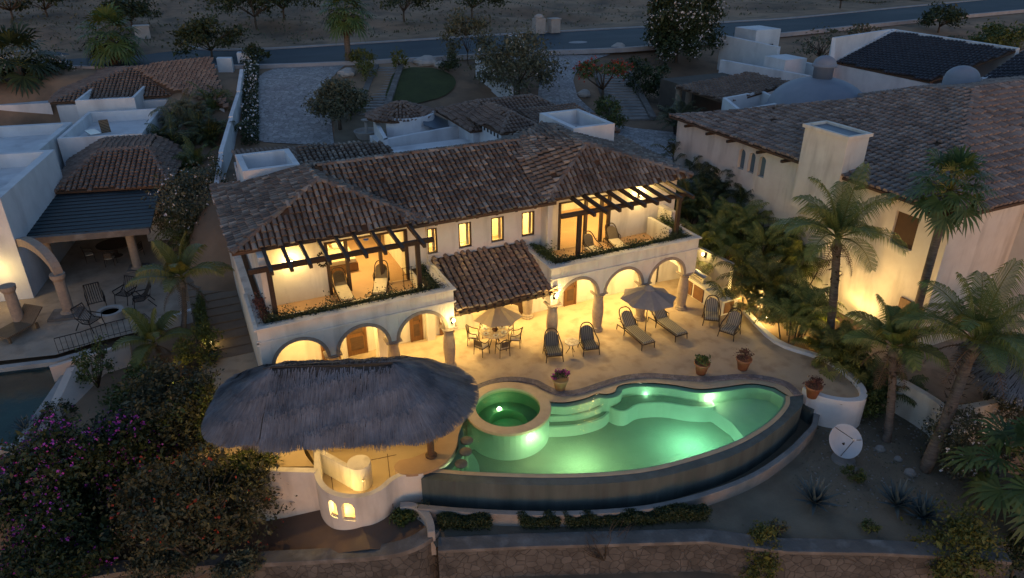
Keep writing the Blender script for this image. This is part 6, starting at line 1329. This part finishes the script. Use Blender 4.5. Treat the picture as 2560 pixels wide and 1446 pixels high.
bush('garden_tree','dark green tree in the lower left below the neighbour pool','tree',(-6.6,21.5,-3.6),(1.9,1.9,1.5),7500,.13,darkleaf,None,h=2.4,clumps=44)
bush('shrub','sparse leafy branches in front of the pale wedge wall','shrub',T(262,1010,-1.2),(.7,.8,1.3),1100,.13,midleaf,None,h=1.9,clumps=16,nl=12)
bush('shrub','sparse dark twigs beside the neighbour pool','shrub',T(165,1090,-1.2),(.7,.7,.8),900,.11,darkleaf,None,'flowers',purple,24,.08,h=1.0,nl=10)
agave('dark spiky aloe on the corner of the neighbour pool',T(70,1085,-.4),.8,30)
agave('small pale spiky plant beside the side passage',T(540,905,-.0),.45,22)
bush('shrub','hedge strip along the retaining wall of the side passage','hedge',T(515,830,-.1),(.35,2.2,.9),3600,.10,midleaf,None,h=.5)
bush('shrub','low dark plants at the top of the side passage hedge','hedge',T(556,700,.0),(.3,2.0,.7),2200,.10,darkleaf,None,h=.5)
# right garden
agave('blue grey agave standing alone in the middle of the garden',T(2035,1262,GZ),1.05)
agave('blue grey agave, left one of the pair at the right of the garden',T(2240,1268,GZ),1.05)
agave('blue grey agave, right one of the pair at the right of the garden',T(2305,1298,GZ),1.05)
bush('shrub','small round clipped bush below the satellite dish','shrub',T(2130,1200,GZ),(.36,.36,.36),1300,.07,midleaf,None,h=.3,clumps=18)
bush('shrub','small round clipped bush near the stone wall','shrub',T(2170,1328,GZ),(.28,.28,.26),900,.06,midleaf,None,h=.24,clumps=16)
bush('oleander','dark shrub with white flowers leaning on the cream garden wall','shrub',T(2400,1180,-1.6),(1.5,1.4,1.4),7500,.10,greyleaf,None,'flowers',whiteflower,170,.10,h=1.3,clumps=46)
bush('oleander','grey green shrub with white flowers at the right edge under the thatch','shrub',T(2520,1080,-1.2),(1.1,1.2,1.2),4200,.10,greyleaf,None,'flowers',whiteflower,110,.10,h=1.2,clumps=34)
bush('shrub','yellow green leafy tree at the bottom right below the stone wall','tree',T(2360,1470,-3.2),(1.55,1.2,1.2),7500,.11,yellowleaf,None,h=1.9,clumps=44,nl=10)
bush('shrub','yellow green shrub in front of the stone wall right of the middle','shrub',T(1890,1450,-3.0),(.75,.7,1.1),3800,.095,yellowleaf,None,h=1.2,clumps=30)
bush('shrub','dark bush in the lower right corner','shrub',T(2530,1440,-2.6),(1.1,.9,.9),3000,.10,darkleaf,None,h=.8)
bush('shrub','dark shrub under the palms right of the curved wall','shrub',T(2160,1040,-1.4),(.9,1.0,1.0),3000,.10,midleaf,None,h=.7)
bush('shrub','dry bare twiggy shrub in front of the middle of the stone wall','shrub',T(1510,1430,-2.6),(1.3,.5,1.1),40,.04,greyleaf,None,h=1.5,tr=.04,nl=26)
for k,(px,py,lab) in enumerate(((1080,1290,'small shrub in the curve of the white wing wall'),(1965,1335,'dry tuft of grass on the garden edge by the stone wall'))): bush('shrub',lab,'shrub',T(px-20,py,GZ),(.35,.3,.3),500,.08,greyleaf,None,h=.25)
# hillside scrub beyond the street
hs=((35,60,'bare grey tree at the top left corner',2.6),(120,50,'dry grey tree on the hillside, second from the left corner',2.4),(330,60,'grey scrub tree above the top left fan palm',2.2),(640,55,'wide dark scrub bush left of the tall fan palm',3.6),(710,45,'dark scrub bush behind the tall fan palm',3.2),(1010,40,'dark hillside bush right of the tall fan palm',3.2),(1180,30,'dark scrub at the top of the picture centre',3.2),(2060,110,'bare winter tree beside the far white house',2.2),(2165,85,'bare shrubs along the street near the far white house',1.8),(2350,60,'dark shrub on the street side behind the dark roof',2.0),(2520,105,'round green tree at the top right corner',3.2),(2400,90,'dark shrub between the pale rocks at the top right',1.6),(2100,20,'pale grey tree across the street at the top right',3.4),(210,20,'pale bare tree on the slope above the fan palm',2.6))
for i,(px,py,lab,r) in enumerate(hs):
    z=6.2 if py>75 or px>2000 else 7.2
    p=T(px,py,z); p.z=gz(p.x,p.y)-.1; bare=('bare' in lab or 'pale' in lab)
    bush('scrub_tree' if 'tree' in lab else 'scrub_bush',lab,'tree' if 'tree' in lab else 'shrub',p,(r*1.3,r,r*.75),int(260*r) if bare else int(1300*r),.30,greyleaf if bare else (midleaf if 'green' in lab else darkleaf),'scrub trees and bushes beyond the street',h=r*.95,tr=.14,clumps=26,nl=16 if bare else 8)
m_=MB(); F_=MB()
for _ in range(9000):
    px=random.uniform(-50,2600); py=random.uniform(-10,100)-px*.035; p=T(px,max(-20,py),7.5)
    if p.y<81+.05*abs(p.x-20): continue
    z=gz(p.x,p.y); s=random.uniform(.1,.5); leaf(m_,Vector((p.x,p.y,z+s*.4)),s)
tag(m_.build('dry_brush',greyleaf),'dry brush and stones scattered over the dark hillside','brush',kind='stuff')
m_=MB()
for _ in range(5000):
    a=random.choice(cap_c); x=random.uniform(14,26); y=random.uniform(11,18); 
    if not inpoly(x,y,[(18,14),(23,17),(26,16),(26,10),(19,12)]): continue
    leaf(m_,Vector((x,y,GZ+.005+random.random()*.02)),random.uniform(.03,.10))
tag(m_.build('leaf_litter',greyleaf),'leaf litter scattered over the garden soil','litter',kind='stuff')

for k,(px,py,r,m_,lab) in enumerate(((40,1290,1.1,darkleaf,'dark low shrub at the left edge above the rubble bank'),(150,1420,1.0,greyleaf,'grey scrub on the rubble bank below the bougainvillea'),(420,1440,.9,greyleaf,'grey scrub at the bottom edge below the red flowered tree'),(600,1435,.7,greyleaf,'small grey scrub at the bottom edge near the curved stone wall'),(1010,1300,.35,midleaf,'tiny green shrub inside the curve of the lower patio wall'))):
    bush('shrub',lab,'shrub',T(px,py,-2.4 if px<900 else -1.25),(r*1.3,r,r*.7),int(2600*r),.12,m_,h=r*.5,clumps=24)
m_=MB()
for _ in range(2600):
    px=random.uniform(-40,640); py=random.uniform(1330,1446); p=T(px,py,-3.0); s=random.uniform(.05,.22); m_.cbox((p.x,p.y,gz(p.x,p.y)+s*.1),(s,s*.8,s*.5),rx=random.random()*3,rz=random.random()*3)
tag(m_.build('rubble',stonecap_m),'grey rubble stones on the bank at the bottom left','stones',kind='stuff')

m_=MB()
for _ in range(700):
    x=random.uniform(17,26); y=random.uniform(10.5,18)
    if not inpoly(x,y,[(18,13.5),(21.5,16),(25.5,17),(26,10),(19,12)]): continue
    r_=random.uniform(.015,.06); m_.cbox((x,y,GZ+r_*.2),(r_*1.5,r_,r_*.8),rx=random.random(),rz=random.random()*3)
tag(m_.build('pebbles',concrete_d),'small pebbles scattered on the bare garden soil','pebbles',kind='stuff')
